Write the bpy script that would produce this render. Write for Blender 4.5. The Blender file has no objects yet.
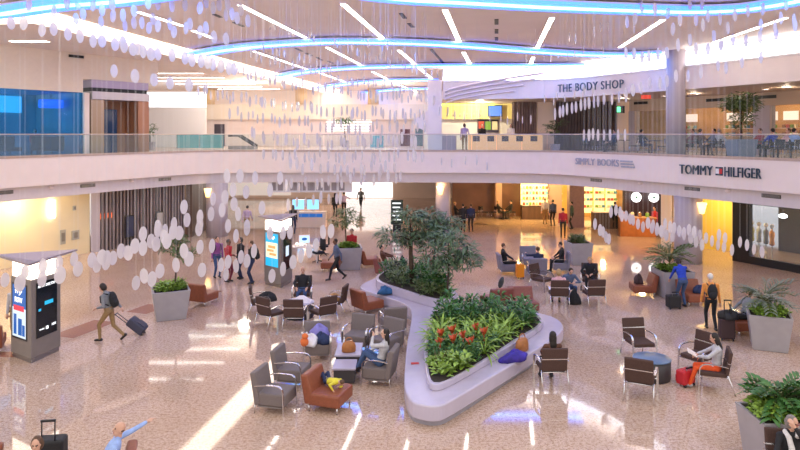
import bpy, bmesh, math, random
from mathutils import Vector, Matrix, Euler
R = random.Random(7)
C = bpy.context.scene.collection
PI = math.pi
CZ = 6.0; FL = 650.0; HY = 134.0

def P(px, py, z=0.0):
    """point at height z seen at a place of the 800x450 frame"""
    Y = FL * (CZ - z) / (py - HY)
    return Vector(((px - 400) / FL * Y, Y, z))

# ---------------------------------------------------------------- materials
MATS = {}
def mat(name, col, rough=0.6, metal=0.0, var=0.0, scale=6.0, emit=None, es=1.0, bump=0.0, coat=0.0, spec=0.5, trans=0.0, alpha=1.0, stretch=None):
    if name in MATS: return MATS[name]
    m = bpy.data.materials.new(name); m.use_nodes = True
    nt = m.node_tree; b = nt.nodes['Principled BSDF']
    b.inputs['Base Color'].default_value = (*col, 1)
    b.inputs['Roughness'].default_value = rough
    b.inputs['Metallic'].default_value = metal
    b.inputs['Specular IOR Level'].default_value = spec
    b.inputs['Coat Weight'].default_value = coat
    b.inputs['Transmission Weight'].default_value = trans
    b.inputs['Alpha'].default_value = alpha
    if var > 0 or bump > 0:
        tc = nt.nodes.new('ShaderNodeTexCoord'); mp = nt.nodes.new('ShaderNodeMapping')
        nz = nt.nodes.new('ShaderNodeTexNoise'); nz.inputs['Scale'].default_value = scale; nz.inputs['Detail'].default_value = 4
        nt.links.new(tc.outputs['Object'], mp.inputs['Vector']); nt.links.new(mp.outputs['Vector'], nz.inputs['Vector'])
        if stretch: mp.inputs['Scale'].default_value = stretch
        if var > 0:
            r = nt.nodes.new('ShaderNodeValToRGB')
            r.color_ramp.elements[0].position = 0.3; r.color_ramp.elements[1].position = 0.7
            r.color_ramp.elements[0].color = (*[max(0, c * (1 - var)) for c in col], 1)
            r.color_ramp.elements[1].color = (*[min(1, c * (1 + var)) for c in col], 1)
            nt.links.new(nz.outputs['Fac'], r.inputs['Fac']); nt.links.new(r.outputs['Color'], b.inputs['Base Color'])
        if bump > 0:
            bp = nt.nodes.new('ShaderNodeBump'); bp.inputs['Strength'].default_value = bump; bp.inputs['Distance'].default_value = 0.01
            nt.links.new(nz.outputs['Fac'], bp.inputs['Height']); nt.links.new(bp.outputs['Normal'], b.inputs['Normal'])
    if emit:
        b.inputs['Emission Color'].default_value = (*emit, 1); b.inputs['Emission Strength'].default_value = es
    MATS[name] = m
    return m

def glassmat(name, col, rough=0.05, mixv=0.85):
    """thin sheet glass: mostly see-through with a sheen"""
    m = bpy.data.materials.new(name); m.use_nodes = True; nt = m.node_tree
    nt.nodes.clear()
    o = nt.nodes.new('ShaderNodeOutputMaterial'); t = nt.nodes.new('ShaderNodeBsdfTransparent')
    g = nt.nodes.new('ShaderNodeBsdfPrincipled'); mx = nt.nodes.new('ShaderNodeMixShader')
    t.inputs['Color'].default_value = (*[0.5 + 0.5 * c for c in col], 1)
    g.inputs['Base Color'].default_value = (*col, 1); g.inputs['Roughness'].default_value = rough
    mx.inputs[0].default_value = 1 - mixv
    nt.links.new(t.outputs[0], mx.inputs[1]); nt.links.new(g.outputs[0], mx.inputs[2]); nt.links.new(mx.outputs[0], o.inputs[0])
    MATS[name] = m
    return m

# ---------------------------------------------------------------- mesh builder
class MB:
    def __init__(s): s.v = []; s.f = []; s.mi = []; s.sm = []
    def add(s, vs, fs, mi=0, smooth=False):
        b = len(s.v); s.v += [Vector(v) for v in vs]
        for f in fs: s.f.append([b + i for i in f]); s.mi.append(mi); s.sm.append(smooth)
        return s
    def box(s, c, d, rz=0, mi=0, M=None):
        x, y, z = d[0] / 2, d[1] / 2, d[2] / 2
        vs = [Vector((a * x, b * y, e * z)) for e in (-1, 1) for b in (-1, 1) for a in (-1, 1)]
        m = Matrix.Translation(c) @ (M if M else Matrix.Rotation(rz, 4, 'Z'))
        return s.add([m @ v for v in vs], [(0, 2, 3, 1), (4, 5, 7, 6), (0, 1, 5, 4), (2, 6, 7, 3), (0, 4, 6, 2), (1, 3, 7, 5)], mi)
    def frustum(s, c, b, t, h, rz=0, mi=0):
        m = Matrix.Translation(c) @ Matrix.Rotation(rz, 4, 'Z')
        vs = [m @ Vector((a * q[0] / 2, e * q[1] / 2, z)) for q, z in ((b, 0), (t, h)) for e in (-1, 1) for a in (-1, 1)]
        return s.add(vs, [(0, 2, 3, 1), (4, 5, 7, 6), (0, 1, 5, 4), (2, 6, 7, 3), (0, 4, 6, 2), (1, 3, 7, 5)], mi)
    def prism(s, poly, z0, z1, mi=0):
        a = sum(poly[i - 1][0] * poly[i][1] - poly[i][0] * poly[i - 1][1] for i in range(len(poly)))
        if a < 0: poly = list(reversed(poly))
        n = len(poly)
        vs = [(p[0], p[1], z0) for p in poly] + [(p[0], p[1], z1) for p in poly]
        fs = [list(range(n - 1, -1, -1)), list(range(n, 2 * n))] + [(i, (i + 1) % n, n + (i + 1) % n, n + i) for i in range(n)]
        return s.add(vs, fs, mi)
    def ribbon(s, poly, off0, off1, z0, z1, mi=0):
        """wall along a plan polyline, thick between two offsets"""
        a, b = offset(poly, off0), offset(poly, off1); n = len(a)
        vs = []
        for p, q in zip(a, b): vs += [(p[0], p[1], z0), (p[0], p[1], z1), (q[0], q[1], z1), (q[0], q[1], z0)]
        fs = []
        for i in range(n - 1):
            k = 4 * i
            for j in range(4): fs.append((k + j, k + (j + 1) % 4, k + 4 + (j + 1) % 4, k + 4 + j))
        fs += [(3, 2, 1, 0), (4 * n - 4, 4 * n - 3, 4 * n - 2, 4 * n - 1)]
        return s.add(vs, fs, mi)
    def tube(s, pts, r, n=8, mi=0, closed=False, ell=None):
        pts = [Vector(p) for p in pts]; rs = r if isinstance(r, (list, tuple)) else [r] * len(pts)
        vs, fs = [], []; up = Vector((0, 0, 1)); k = len(pts)
        prev = None
        for i, p in enumerate(pts):
            if closed: d = pts[(i + 1) % k] - pts[i - 1]
            else: d = pts[min(i + 1, k - 1)] - pts[max(i - 1, 0)]
            if d.length < 1e-9: d = Vector((0, 0, 1))
            d.normalize()
            a = d.cross(up) if prev is None else prev - d * prev.dot(d)
            if a.length < 1e-4: a = d.cross(Vector((1, 0, 0)))
            a.normalize(); prev = a; b = d.cross(a)
            for j in range(n):
                t = 2 * PI * j / n
                vs.append(p + a * (rs[i] * math.cos(t)) + b * (rs[i] * math.sin(t)))
        for i in range(k if closed else k - 1):
            for j in range(n):
                i2 = (i + 1) % k
                fs.append((i * n + j, i * n + (j + 1) % n, i2 * n + (j + 1) % n, i2 * n + j))
        if not closed: fs += [list(range(n - 1, -1, -1)), list(range((k - 1) * n, k * n))]
        return s.add(vs, fs, mi, True)
    def lathe(s, prof, c=(0, 0, 0), n=24, mi=0, smooth=True):
        c = Vector(c); vs, fs = [], []
        for r, z in prof:
            for j in range(n):
                t = 2 * PI * j / n; vs.append(c + Vector((r * math.cos(t), r * math.sin(t), z)))
        for i in range(len(prof) - 1):
            for j in range(n): fs.append((i * n + j, i * n + (j + 1) % n, (i + 1) * n + (j + 1) % n, (i + 1) * n + j))
        fs += [list(range(n - 1, -1, -1)), list(range((len(prof) - 1) * n, len(prof) * n))]
        return s.add(vs, fs, mi, smooth)
    def ell(s, c, r, M=None, n=12, k=8, mi=0):
        m = Matrix.Translation(c) @ (M.to_4x4() if M else Matrix.Identity(4)); vs, fs = [], []
        for i in range(k + 1):
            a = PI * i / k
            for j in range(n):
                t = 2 * PI * j / n
                vs.append(m @ Vector((r[0] * math.sin(a) * math.cos(t), r[1] * math.sin(a) * math.sin(t), -r[2] * math.cos(a))))
        for i in range(k):
            for j in range(n): fs.append((i * n + j, i * n + (j + 1) % n, (i + 1) * n + (j + 1) % n, (i + 1) * n + j))
        return s.add(vs, fs, mi, True)
    def blade(s, p, az, el, L, w, droop, seg=4, mi=0, roll=0.0):
        """one leaf: arching tapered strip"""
        p = Vector(p); vs, fs = [], []; h = Vector((math.cos(az), math.sin(az), 0)); side = Vector((-math.sin(az), math.cos(az), 0))
        e = el; q = p.copy()
        for i in range(seg + 1):
            t = i / seg
            ww = w * (0.35 + 1.9 * t * (1 - t) * 1.35) * (1 if i < seg else 0.0) / 2 if i < seg else 0.002
            sd = side * math.cos(roll) + Vector((0, 0, math.sin(roll)))
            vs += [q - sd * ww, q + sd * ww + Vector((0, 0, 0))]
            q = q + (h * math.cos(e) + Vector((0, 0, math.sin(e)))) * (L / seg)
            e -= droop / seg
        for i in range(seg): fs.append((2 * i, 2 * i + 1, 2 * i + 3, 2 * i + 2))
        return s.add(vs, fs, mi, True)
    def mesh(s, name, mats, origin=(0, 0, 0)):
        me = bpy.data.meshes.new(name); o = Vector(origin)
        me.from_pydata([v - o for v in s.v], [], s.f)
        for m in (mats if isinstance(mats, (list, tuple)) else [mats]): me.materials.append(m)
        for p, i, sm in zip(me.polygons, s.mi, s.sm): p.material_index = i; p.use_smooth = sm
        me.update()
        return me
    def build(s, name, mats, parent=None, origin=(0, 0, 0), bevel=0.0, seg=2, fix=True):
        me = s.mesh(name, mats, origin)
        if fix:
            bm = bmesh.new(); bm.from_mesh(me); bmesh.ops.recalc_face_normals(bm, faces=bm.faces); bm.to_mesh(me); bm.free()
        o = bpy.data.objects.new(name, me); C.objects.link(o)
        if parent: o.parent = parent
        else: o.location = origin
        if bevel > 0:
            b = o.modifiers.new('bevel', 'BEVEL'); b.width = bevel; b.segments = seg; b.limit_method = 'ANGLE'; b.angle_limit = 0.7
        return o

def offset(poly, d):
    """offset a plan polyline; positive = to the left of travel"""
    if d == 0: return [Vector((p[0], p[1])) for p in poly]
    pts = [Vector((p[0], p[1])) for p in poly]; out = []
    for i, p in enumerate(pts):
        ns = []
        if i > 0: t = (p - pts[i - 1]).normalized(); ns.append(Vector((-t.y, t.x)))
        if i < len(pts) - 1: t = (pts[i + 1] - p).normalized(); ns.append(Vector((-t.y, t.x)))
        if len(ns) == 1: out.append(p + ns[0] * d)
        else:
            n = (ns[0] + ns[1]).normalized(); out.append(p + n * (d / max(0.3, n.dot(ns[0]))))
    return out

def chaikin(poly, it=2):
    pts = [Vector((p[0], p[1])) for p in poly]
    for _ in range(it):
        n = [pts[0]]
        for a, b in zip(pts, pts[1:]): n += [a * 0.8 + b * 0.2, a * 0.2 + b * 0.8]
        n.append(pts[-1]); pts = n
    return pts

def chaikin_closed(poly, it=2, k=0.25):
    pts = [Vector((p[0], p[1])) for p in poly]
    for _ in range(it):
        n = []
        for i in range(len(pts)):
            a, b = pts[i], pts[(i + 1) % len(pts)]; n += [a * (1 - k) + b * k, a * k + b * (1 - k)]
        pts = n
    return pts

# ---------------------------------------------------------------- naming
def tag(o, label=None, cat=None, group=None, kind=None):
    if label: o['label'] = label
    if cat: o['category'] = cat
    if group: o['group'] = group
    if kind: o['kind'] = kind
    return o
def thing(name, label, cat, loc=(0, 0, 0), rz=0.0, group=None):
    o = bpy.data.objects.new(name, None); C.objects.link(o); o.empty_display_size = 0.2
    o.location = loc; o.rotation_euler = (0, 0, rz)
    return tag(o, label, cat, group)
def kids(o): return [c for c in bpy.data.objects if c.parent == o]
def dup(root, loc, rz, label=None, group=None):
    r = root.copy(); C.objects.link(r); r.location = loc; r.rotation_euler = (0, 0, rz)
    if label: r['label'] = label
    if group: r['group'] = group
    for ch in list(root.children):
        c = ch.copy(); C.objects.link(c); c.parent = r
        for g in list(ch.children):
            d = g.copy(); C.objects.link(d); d.parent = c
    return r
def struct(name, mb, m, origin=(0, 0, 0), bevel=0.0):
    return tag(mb.build(name, m, None, origin, bevel), kind='structure')
def face(dx, dy): return math.atan2(dy, dx) - PI / 2     # rotation so that local +Y looks along (dx, dy)

def text_mb(s, spacing=1.0):
    cu = bpy.data.curves.new('t', 'FONT'); cu.body = s; cu.extrude = 0.02; cu.space_character = spacing; cu.resolution_u = 3
    o = bpy.data.objects.new('t', cu); C.objects.link(o)
    dg = bpy.context.evaluated_depsgraph_get(); me = bpy.data.meshes.new_from_object(o.evaluated_get(dg))
    vs = [v.co.copy() for v in me.vertices]; fs = [list(p.vertices) for p in me.polygons]
    bpy.data.objects.remove(o); bpy.data.curves.remove(cu); bpy.data.meshes.remove(me)
    return vs, fs
def write(mb, s, a, b, z0, h, push=(0, 0), depth=0.06, mi=0, spacing=1.0):
    """letters between plan points a and b, feet at z0, capital height h"""
    vs, fs = text_mb(s, spacing)
    x0 = min(v.x for v in vs); x1 = max(v.x for v in vs); y0 = min(v.y for v in vs); y1 = max(v.y for v in vs)
    a = Vector((a[0] + push[0], a[1] + push[1], 0)); b = Vector((b[0] + push[0], b[1] + push[1], 0)); d = b - a
    n = Vector((d.y, -d.x, 0)).normalized()
    out = []
    for v in vs:
        out.append(a + d * ((v.x - x0) / (x1 - x0)) + Vector((0, 0, z0 + (v.y - y0) / (y1 - y0) * h)) + n * (depth if v.z > 0 else 0.0))
    mb.add(out, fs, mi)

# ---------------------------------------------------------------- palette
white = mat('white_paint', (0.88, 0.77, 0.72), 0.5, var=0.02, scale=2)
ceilm = mat('ceiling_paint', (0.97, 0.85, 0.78), 0.7, var=0.03, scale=0.5)
peach = mat('peach_panel', (0.85, 0.70, 0.60), 0.5, var=0.03, scale=1)
cream = mat('cream_wall', (0.86, 0.72, 0.42), 0.6, var=0.03, scale=1)
yellow = mat('yellow_wall', (0.85, 0.60, 0.10), 0.6, var=0.05, scale=1)
lav = mat('lavender_plaster', (0.46, 0.40, 0.44), 0.5, var=0.04, scale=1)
tan = mat('tan_stone', (0.50, 0.38, 0.32), 0.35, var=0.08, scale=3)
grey_band = mat('grey_band', (0.70, 0.63, 0.63), 0.5, var=0.02)
chrome = mat('brushed_metal', (0.72, 0.70, 0.70), 0.25, 1.0)
steel = mat('dark_steel', (0.35, 0.34, 0.35), 0.35, 1.0)
black = mat('black_plastic', (0.015, 0.015, 0.018), 0.4)
blackcloth = mat('black_cloth', (0.02, 0.02, 0.023), 0.9, var=0.3, scale=30)
darkwood = mat('dark_wood', (0.10, 0.055, 0.04), 0.45, var=0.3, scale=3, stretch=(1, 1, 0.1))
midwood = mat('warm_wood', (0.36, 0.18, 0.10), 0.45, var=0.2, scale=3, stretch=(1, 1, 0.1))
brownstone = mat('brown_granite', (0.34, 0.15, 0.10), 0.15, var=0.15, scale=20)
greyfab = mat('grey_upholstery', (0.19, 0.155, 0.15), 0.85, var=0.12, scale=60, bump=0.1)
greyfab2 = mat('blue_grey_upholstery', (0.22, 0.20, 0.25), 0.85, var=0.12, scale=60, bump=0.1)
brownfab = mat('brown_weave', (0.075, 0.038, 0.030), 0.8, var=0.25, scale=70, bump=0.15)
rust = mat('rust_leather', (0.26, 0.075, 0.035), 0.45, var=0.12, scale=15)
maroon = mat('maroon_leather', (0.24, 0.07, 0.055), 0.5, var=0.12, scale=15)
potm = mat('grey_pot', (0.37, 0.34, 0.36), 0.45, var=0.05, scale=4)
stonem = mat('lilac_solid_surface', (0.52, 0.465, 0.575), 0.2, var=0.04, scale=3)
plinthm = mat('plinth_grey', (0.33, 0.31, 0.36), 0.4)
soilm = mat('dark_soil', (0.03, 0.022, 0.016), 0.95, var=0.4, scale=25, bump=0.5)
leafA = mat('leaf_bright', (0.24, 0.38, 0.055), 0.45, var=0.45, scale=5)
leafB = mat('leaf_deep', (0.05, 0.15, 0.03), 0.45, var=0.4, scale=5)
leafC = mat('leaf_olive', (0.11, 0.16, 0.05), 0.5, var=0.4, scale=4)
leafD = mat('leaf_blue_green', (0.11, 0.18, 0.09), 0.5, var=0.4, scale=4)
redfl = mat('red_flower', (0.55, 0.09, 0.03), 0.5, var=0.2, scale=10)
bark = mat('bark', (0.09, 0.06, 0.04), 0.9, var=0.3, scale=10)
strip = mat('light_strip', (1, 1, 1), 0.5, emit=(1, 0.93, 0.84), es=9)
covem = mat('cove_light', (1, 1, 1), 0.5, emit=(1, 0.86, 0.68), es=4.5)
winm = mat('daylit_window', (0.9, 0.95, 1), 0.3, emit=(0.80, 0.89, 1.0), es=1.5)
blueled = mat('blue_led', (0.1, 0.3, 1), 0.4, emit=(0.03, 0.12, 1.0), es=3.6)
cyanled = mat('cyan_led', (0.3, 0.8, 1), 0.4, emit=(0.25, 0.62, 1.0), es=4)
warmlamp = mat('warm_lamp', (1, 0.9, 0.7), 0.4, emit=(1, 0.60, 0.18), es=2.5)
whitelamp = mat('white_lamp', (1, 1, 1), 0.4, emit=(1, 0.93, 0.84), es=7)
lantern = mat('lantern_glass', (1, 1, 1), 0.4, emit=(1, 0.85, 0.66), es=3.2)
railglass = glassmat('rail_glass', (0.80, 0.9, 0.9), 0.05, 0.93)
tealglass = glassmat('teal_glass', (0.25, 0.7, 0.75), 0.1, 0.5)
shopglass = glassmat('shop_glass', (0.7, 0.8, 0.9), 0.02, 0.92)
blueglass = glassmat('blue_glass', (0.10, 0.40, 0.7), 0.05, 0.85)
# ================================================================ SETTING
# floor: polished speckled granite
def granite():
    m = bpy.data.materials.new('polished_granite'); m.use_nodes = True; nt = m.node_tree; b = nt.nodes['Principled BSDF']
    tc = nt.nodes.new('ShaderNodeTexCoord')
    def noise(sc, det): 
        n = nt.nodes.new('ShaderNodeTexNoise'); n.inputs['Scale'].default_value = sc; n.inputs['Detail'].default_value = det
        nt.links.new(tc.outputs['Object'], n.inputs['Vector']); return n
    def ramp(n, stops):
        r = nt.nodes.new('ShaderNodeValToRGB'); e = r.color_ramp.elements
        e[0].position, e[0].color = stops[0][0], (*stops[0][1], 1); e[1].position, e[1].color = stops[-1][0], (*stops[-1][1], 1)
        for p, c in stops[1:-1]: k = e.new(p); k.color = (*c, 1)
        nt.links.new(n.outputs['Fac'], r.inputs['Fac']); return r
    big = ramp(noise(0.35, 3), [(0.3, GA), (0.7, GB)])
    sp = ramp(noise(15.0, 8), [(0.34, (0.66, 0.56, 0.50)), (0.50, (0.92, 0.90, 0.89)), (0.66, (1.0, 1.0, 1.0))])
    fine = ramp(noise(40, 3), [(0.33, (0.55, 0.46, 0.42)), (0.5, (1, 1, 1)), (1.0, (1, 1, 1))])
    m1 = nt.nodes.new('ShaderNodeMix'); m1.data_type = 'RGBA'; m1.blend_type = 'MULTIPLY'; m1.inputs[0].default_value = 1
    m2 = nt.nodes.new('ShaderNodeMix'); m2.data_type = 'RGBA'; m2.blend_type = 'MULTIPLY'; m2.inputs[0].default_value = 1
    nt.links.new(big.outputs[0], m1.inputs[6]); nt.links.new(sp.outputs[0], m1.inputs[7])
    nt.links.new(m1.outputs[2], m2.inputs[6]); nt.links.new(fine.outputs[0], m2.inputs[7])
    br = nt.nodes.new('ShaderNodeTexBrick'); br.offset = 0; br.inputs['Scale'].default_value = 1.0
    br.inputs['Brick Width'].default_value = 1.22; br.inputs['Row Height'].default_value = 1.22; br.inputs['Mortar Size'].default_value = 0.006
    br.inputs['Color1'].default_value = br.inputs['Color2'].default_value = (1, 1, 1, 1); br.inputs['Mortar'].default_value = (0.88, 0.84, 0.81, 1)
    mp = nt.nodes.new('ShaderNodeMapping'); mp.inputs['Rotation'].default_value = (0, 0, 0.5)
    nt.links.new(tc.outputs['Object'], mp.inputs['Vector']); nt.links.new(mp.outputs['Vector'], br.inputs['Vector'])
    m3 = nt.nodes.new('ShaderNodeMix'); m3.data_type = 'RGBA'; m3.blend_type = 'MULTIPLY'; m3.inputs[0].default_value = 1
    nt.links.new(m2.outputs[2], m3.inputs[6]); nt.links.new(br.outputs['Color'], m3.inputs[7])
    nt.links.new(m3.outputs[2], b.inputs['Base Color'])
    b.inputs['Roughness'].default_value = 0.045; b.inputs['Specular IOR Level'].default_value = 0.75
    bp = nt.nodes.new('ShaderNodeBump'); bp.inputs['Strength'].default_value = 0.006; bp.inputs['Distance'].default_value = 0.05
    wn = noise(1.6, 2); nt.links.new(wn.outputs['Fac'], bp.inputs['Height']); nt.links.new(bp.outputs['Normal'], b.inputs['Normal'])
    return m
GA, GB = (0.60, 0.44, 0.335), (0.72, 0.555, 0.45)
floorm = granite()
struct('floor', MB().box((0, 34, -0.15), (70, 76, 0.3)), floorm)

# mezzanine outline seen from above (left to right across the far side)
FP = chaikin([(-21.9, 16.6), (-16.8, 27.3), (-12.4, 36.6), (-10.3, 38.6), (-5, 38.75), (5, 38.4), (8.6, 37.5), (10.2, 35.4), (15.25, 24.8), (19.1, 16.7)], 2)
def hit(poly, px):
    """where the sight line through column px crosses a plan polyline"""
    k = (px - 400) / FL
    for a, b in zip(poly, poly[1:]):
        da, db = a[0] - k * a[1], b[0] - k * b[1]
        if da <= 0 <= db or db <= 0 <= da:
            t = da / (da - db) if da != db else 0
            return Vector((a[0] + (b[0] - a[0]) * t, a[1] + (b[1] - a[1]) * t))
    return None
def sub(poly, pa, pb):
    """the stretch of a plan polyline between two columns"""
    a, b = hit(poly, pa), hit(poly, pb)
    out = [a]
    for p in poly:
        if p[1] > 0 and pa < 400 + FL * p[0] / p[1] < pb: out.append(Vector((p[0], p[1])))
    return out + [b]

DECK = 4.93
struct('slab_mezzanine', MB().ribbon(FP, 0.02, 26, DECK - 0.35, DECK), tan)
struct('wall_fascia', MB().ribbon(FP, 0.0, 0.18, 3.70, DECK + 0.02), white)
struct('trim_fascia_top', MB().ribbon(FP, -0.03, 0.2, DECK + 0.021, DECK + 0.13), tan)
struct('trim_fascia_lower', MB().ribbon(FP, 0.30, 0.45, 3.10, 3.70).ribbon(FP, 0.18, 0.44, 3.66, 3.70), grey_band)
struct('ceiling_lower', MB().ribbon(FP, 0.45, 26, 3.10, 3.22), peach)

# railing: one thing, panels as parts
RAILP = offset(FP, 0.10)
rl = thing('glass_railing', 'long clear glass railing with a thin metal handrail along the mezzanine edge', 'railing', (0, 38, DECK + 0.13))
o0 = (0, 38, DECK + 0.13)
MB().tube([(p[0], p[1], 5.985) for p in RAILP], 0.028, 8).build('handrail', mat('rail_metal', (0.62, 0.55, 0.52), 0.3, 0.8), rl, o0)
acc = []; tot = 0
for a, b in zip(RAILP, RAILP[1:]): acc.append((tot, a, b)); tot += (b - a).length
def along(s):
    for st, a, b in acc:
        L = (b - a).length
        if s <= st + L: return a + (b - a) * ((s - st) / L)
    return RAILP[-1]
n_pan = 46; step = tot / n_pan
for i in range(n_pan):
    pts = [along(i * step + 0.02 + (step - 0.04) * k / 3) for k in range(4)]
    MB().ribbon(pts, -0.008, 0.008, DECK + 0.132, 5.955).build('glass_panel', railglass, rl, o0)

# ceiling
struct('ceiling', MB().box((0, 47.8, 10.025), (70, 60.4, 0.05)), ceilm)

# storefronts and fascia of the upper level, right and centre
UP = offset(FP, 1.0); UC = offset(FP, 1.32)
US = sub(UP, 443, 799) + [UP[-1]]
struct('wall_upper_fascia', MB().ribbon(US, 0.0, 0.3, 8.12, 9.16), white)
struct('trim_upper_fascia', MB().ribbon(US, -0.05, 0.02, 9.161, 9.24), mat('trim_white', (0.9, 0.86, 0.86), 0.4))
for u0, u1, lb in ((444, 655, 'bright white cove light on the fascia ledge over the dark letter sign'), (692, 799, 'bright white cove light on the fascia ledge right of the round column')):
    st_ = sub(UP, u0, u1); o = MB().ribbon(st_, 0.03, 0.28, 9.165, 9.215).build('ledge_light', mat('ledge_glow', (1, 1, 1), 0.5, emit=(1, 0.90, 0.80), es=10), None, (st_[0].x, st_[0].y, 9.165)); tag(o, lb, 'light')
struct('ceiling_upper_soffit', MB().ribbon(US, 0.301, 16, 8.12, 8.24), mat('soffit_tan', (0.62, 0.48, 0.38), 0.6))
CS = sub(UC, 443, 799) + [UC[-1]]
wn = tag(MB().ribbon(CS, 0.0, 0.06, 9.225, 9.94).build('window_1', winm), kind='structure')
m_ = MB(); tot2 = 0; nextp = 0
for a, b in zip(CS, CS[1:]):
    L = (b - a).length; t = nextp - tot2
    while t < L:
        p = a + (b - a) * (t / L); m_.box((p.x, p.y, 9.585), (0.06, 0.14, 0.71), math.atan2(b.y - a.y, b.x - a.x)); t += 1.5
    nextp = tot2 + t; tot2 += L
m_.build('window_frame', mat('mullion', (0.7, 0.72, 0.78), 0.4), wn)

# end wing of the centre fascia: tall white pylon with a rounded flare
q = hit(UP, 437)
struct('column_pylon', MB().prism([(q.x - 0.55, q.y + 0.1), (q.x + 0.3, q.y + 0.1), (q.x + 0.3, q.y + 0.7), (q.x - 0.55, q.y + 0.7)], DECK, 9.3), white)
m_ = MB(); n = 24
fl = []
for k in range(n + 1):
    t = k / n; fl.append((q.x - 0.55 - 0.9 * math.sin(PI * min(1, t * 1.0)) ** 2 * (1 if t < 1 else 0), DECK + 1.0 + 1.6 * t))
vs = [(x, q.y + 0.2, z) for x, z in fl] + [(x, q.y + 0.5, z) for x, z in fl]
m_.add(vs, [list(range(n, -1, -1)), list(range(n + 1, 2 * n + 2))] + [(i, i + 1, n + 2 + i, n + 1 + i) for i in range(n)] + [(n, 0, n + 1, 2 * n + 1)])
struct('column_pylon_flare', m_, white)
# the raised curved bands on the centre fascia
m_ = MB()
for k in range(4):
    pts = []
    for i in range(25):
        t = i / 24; px = 445 + (515 + 10 * k - 445) * t
        p = hit(offset(FP, 0.93), px); z = 6 + (134 - (104 - 4 * k - 13 * t ** 0.6 - 2 * k * t)) / FL * p.y
        pts.append((p.x, p.y, z))
    m_.tube(pts, 0.045 + 0.012 * k, 6)
tag(m_.build('fascia_relief', mat('relief_lilac', (0.78, 0.68, 0.70), 0.4)), kind='structure')

# lower-level walls
def wall(name, a, b, z0, z1, m, t=0.2):
    return struct(name, MB().ribbon([a, b], 0, t, z0, z1), m)
WL = [(-22.5, 18.6), (-15.75, 33.0)]
wall('wall_left_lower', (WL[0]), WL[1], 0, 3.10, cream)
wall('wall_left_stone', (-15.7, 33.0), (-15.3, 33.15), 0, 3.10, lav)
# ribbed dark shopfront
m_ = MB(); a, b = Vector((-15.3, 33.2)), Vector((-12.55, 37.9)); n = 26
for i in range(n):
    p = a + (b - a) * ((i + 0.5) / n); m_.box((p.x, p.y, 1.55), (0.10, 0.16, 3.1), math.atan2(b.y - a.y, b.x - a.x))
m_.ribbon([a, b], 0.09, 0.2, 0, 3.1)
struct('wall_left_ribbed', m_, mat('ribbed_panel', (0.23, 0.18, 0.17), 0.5, var=0.15, scale=2))
struct('wall_left_end', MB().box((-12.3, 39.4, 1.55), (0.35, 3.0, 3.1)), darkwood)
# back of the lower concourse
wall('wall_back_lower', (-26, 61), (14, 61), 0, 3.1, peach)
tag(MB().box((-2.9, 60.95, 1.55), (4.4, 0.06, 3.0)).build('window_2', mat('glass_doors_daylight', (0.9, 0.9, 1), 0.3, emit=(1, 0.95, 0.92), es=1.1)), kind='structure')
tag(MB().box((-13.5, 60.95, 1.55), (6.5, 0.06, 2.6)).build('window_3', mat('glass_doors_soft', (0.7, 0.65, 0.62), 0.4, emit=(1, 0.9, 0.82), es=0.35)), kind='structure')

# left upper wall with the blue lounge below
WU = [Vector((-22.4, 22.0)), Vector((-17.9, 29.0)), Vector((-15.75, 32.3))]
struct('wall_left_upper', MB().ribbon(WU, 0, 0.25, 8.06, 10.0).ribbon([WU[2], Vector((-13.3, 35.9))], 0.1, 0.35, 8.75, 10.0), mat('warm_white', (0.84, 0.73, 0.64), 0.6, var=0.02))
struct('wall_left_post', MB().box((-15.7, 32.45, 6.5), (0.26, 0.26, 3.12), 0.98), white)
struct('window_4', MB().ribbon(WU, 0.02, 0.05, DECK, 8.05), blueglass)
BK = offset(WU, 4.2)
blu = mat('blue_wall', (0.12, 0.34, 0.42), 0.5, var=0.5, scale=1.2, stretch=(1, 1, 0.05))
struct('wall_lounge', MB().ribbon(BK, 0, 0.2, DECK, 8.06).ribbon([WU[2] + Vector((-0.1, 0.1)), BK[2]], 0, 0.1, DECK, 8.06), blu)
struct('ceiling_lounge', MB().ribbon(WU, 0.06, 4.2, 8.06, 8.16), mat('blue_ceiling', (0.05, 0.30, 0.55), 0.6))
# elevator block
EL = [Vector((-15.55, 32.7)), Vector((-13.65, 35.2))]
struct('wall_lift_back', MB().ribbon(EL, 1.2, 1.4, DECK, 8.2), midwood)
struct('column_lift', MB().ribbon([EL[0], EL[0] + (EL[1] - EL[0]) * 0.22], 0, 0.7, DECK, 7.75), mat('bronze_panel', (0.50, 0.36, 0.24), 0.3, 0.6))
struct('door_2', MB().ribbon([EL[0] + (EL[1] - EL[0]) * 0.30, EL[0] + (EL[1] - EL[0]) * 0.60], 0.9, 0.98, DECK, 7.3), mat('lift_glass', (0.02, 0.06, 0.16), 0.1))
struct('column_lift_right', MB().ribbon([EL[0] + (EL[1] - EL[0]) * 0.8, EL[1]], -0.1, 1.2, DECK, 7.75), mat('copper_panel', (0.45, 0.22, 0.13), 0.35, 0.3))
struct('beam_lift', MB().ribbon(EL, -0.15, 1.3, 7.76, 8.15), mat('silver_beam', (0.62, 0.56, 0.56), 0.3, 0.5))
struct('beam_lift_top', MB().ribbon(EL, -0.05, 1.2, 8.35, 8.74), mat('lilac_glass', (0.45, 0.38, 0.58), 0.2))
struct('wall_lift_shade', MB().ribbon(EL, 0.1, 1.1, 8.151, 8.349), black)
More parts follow.
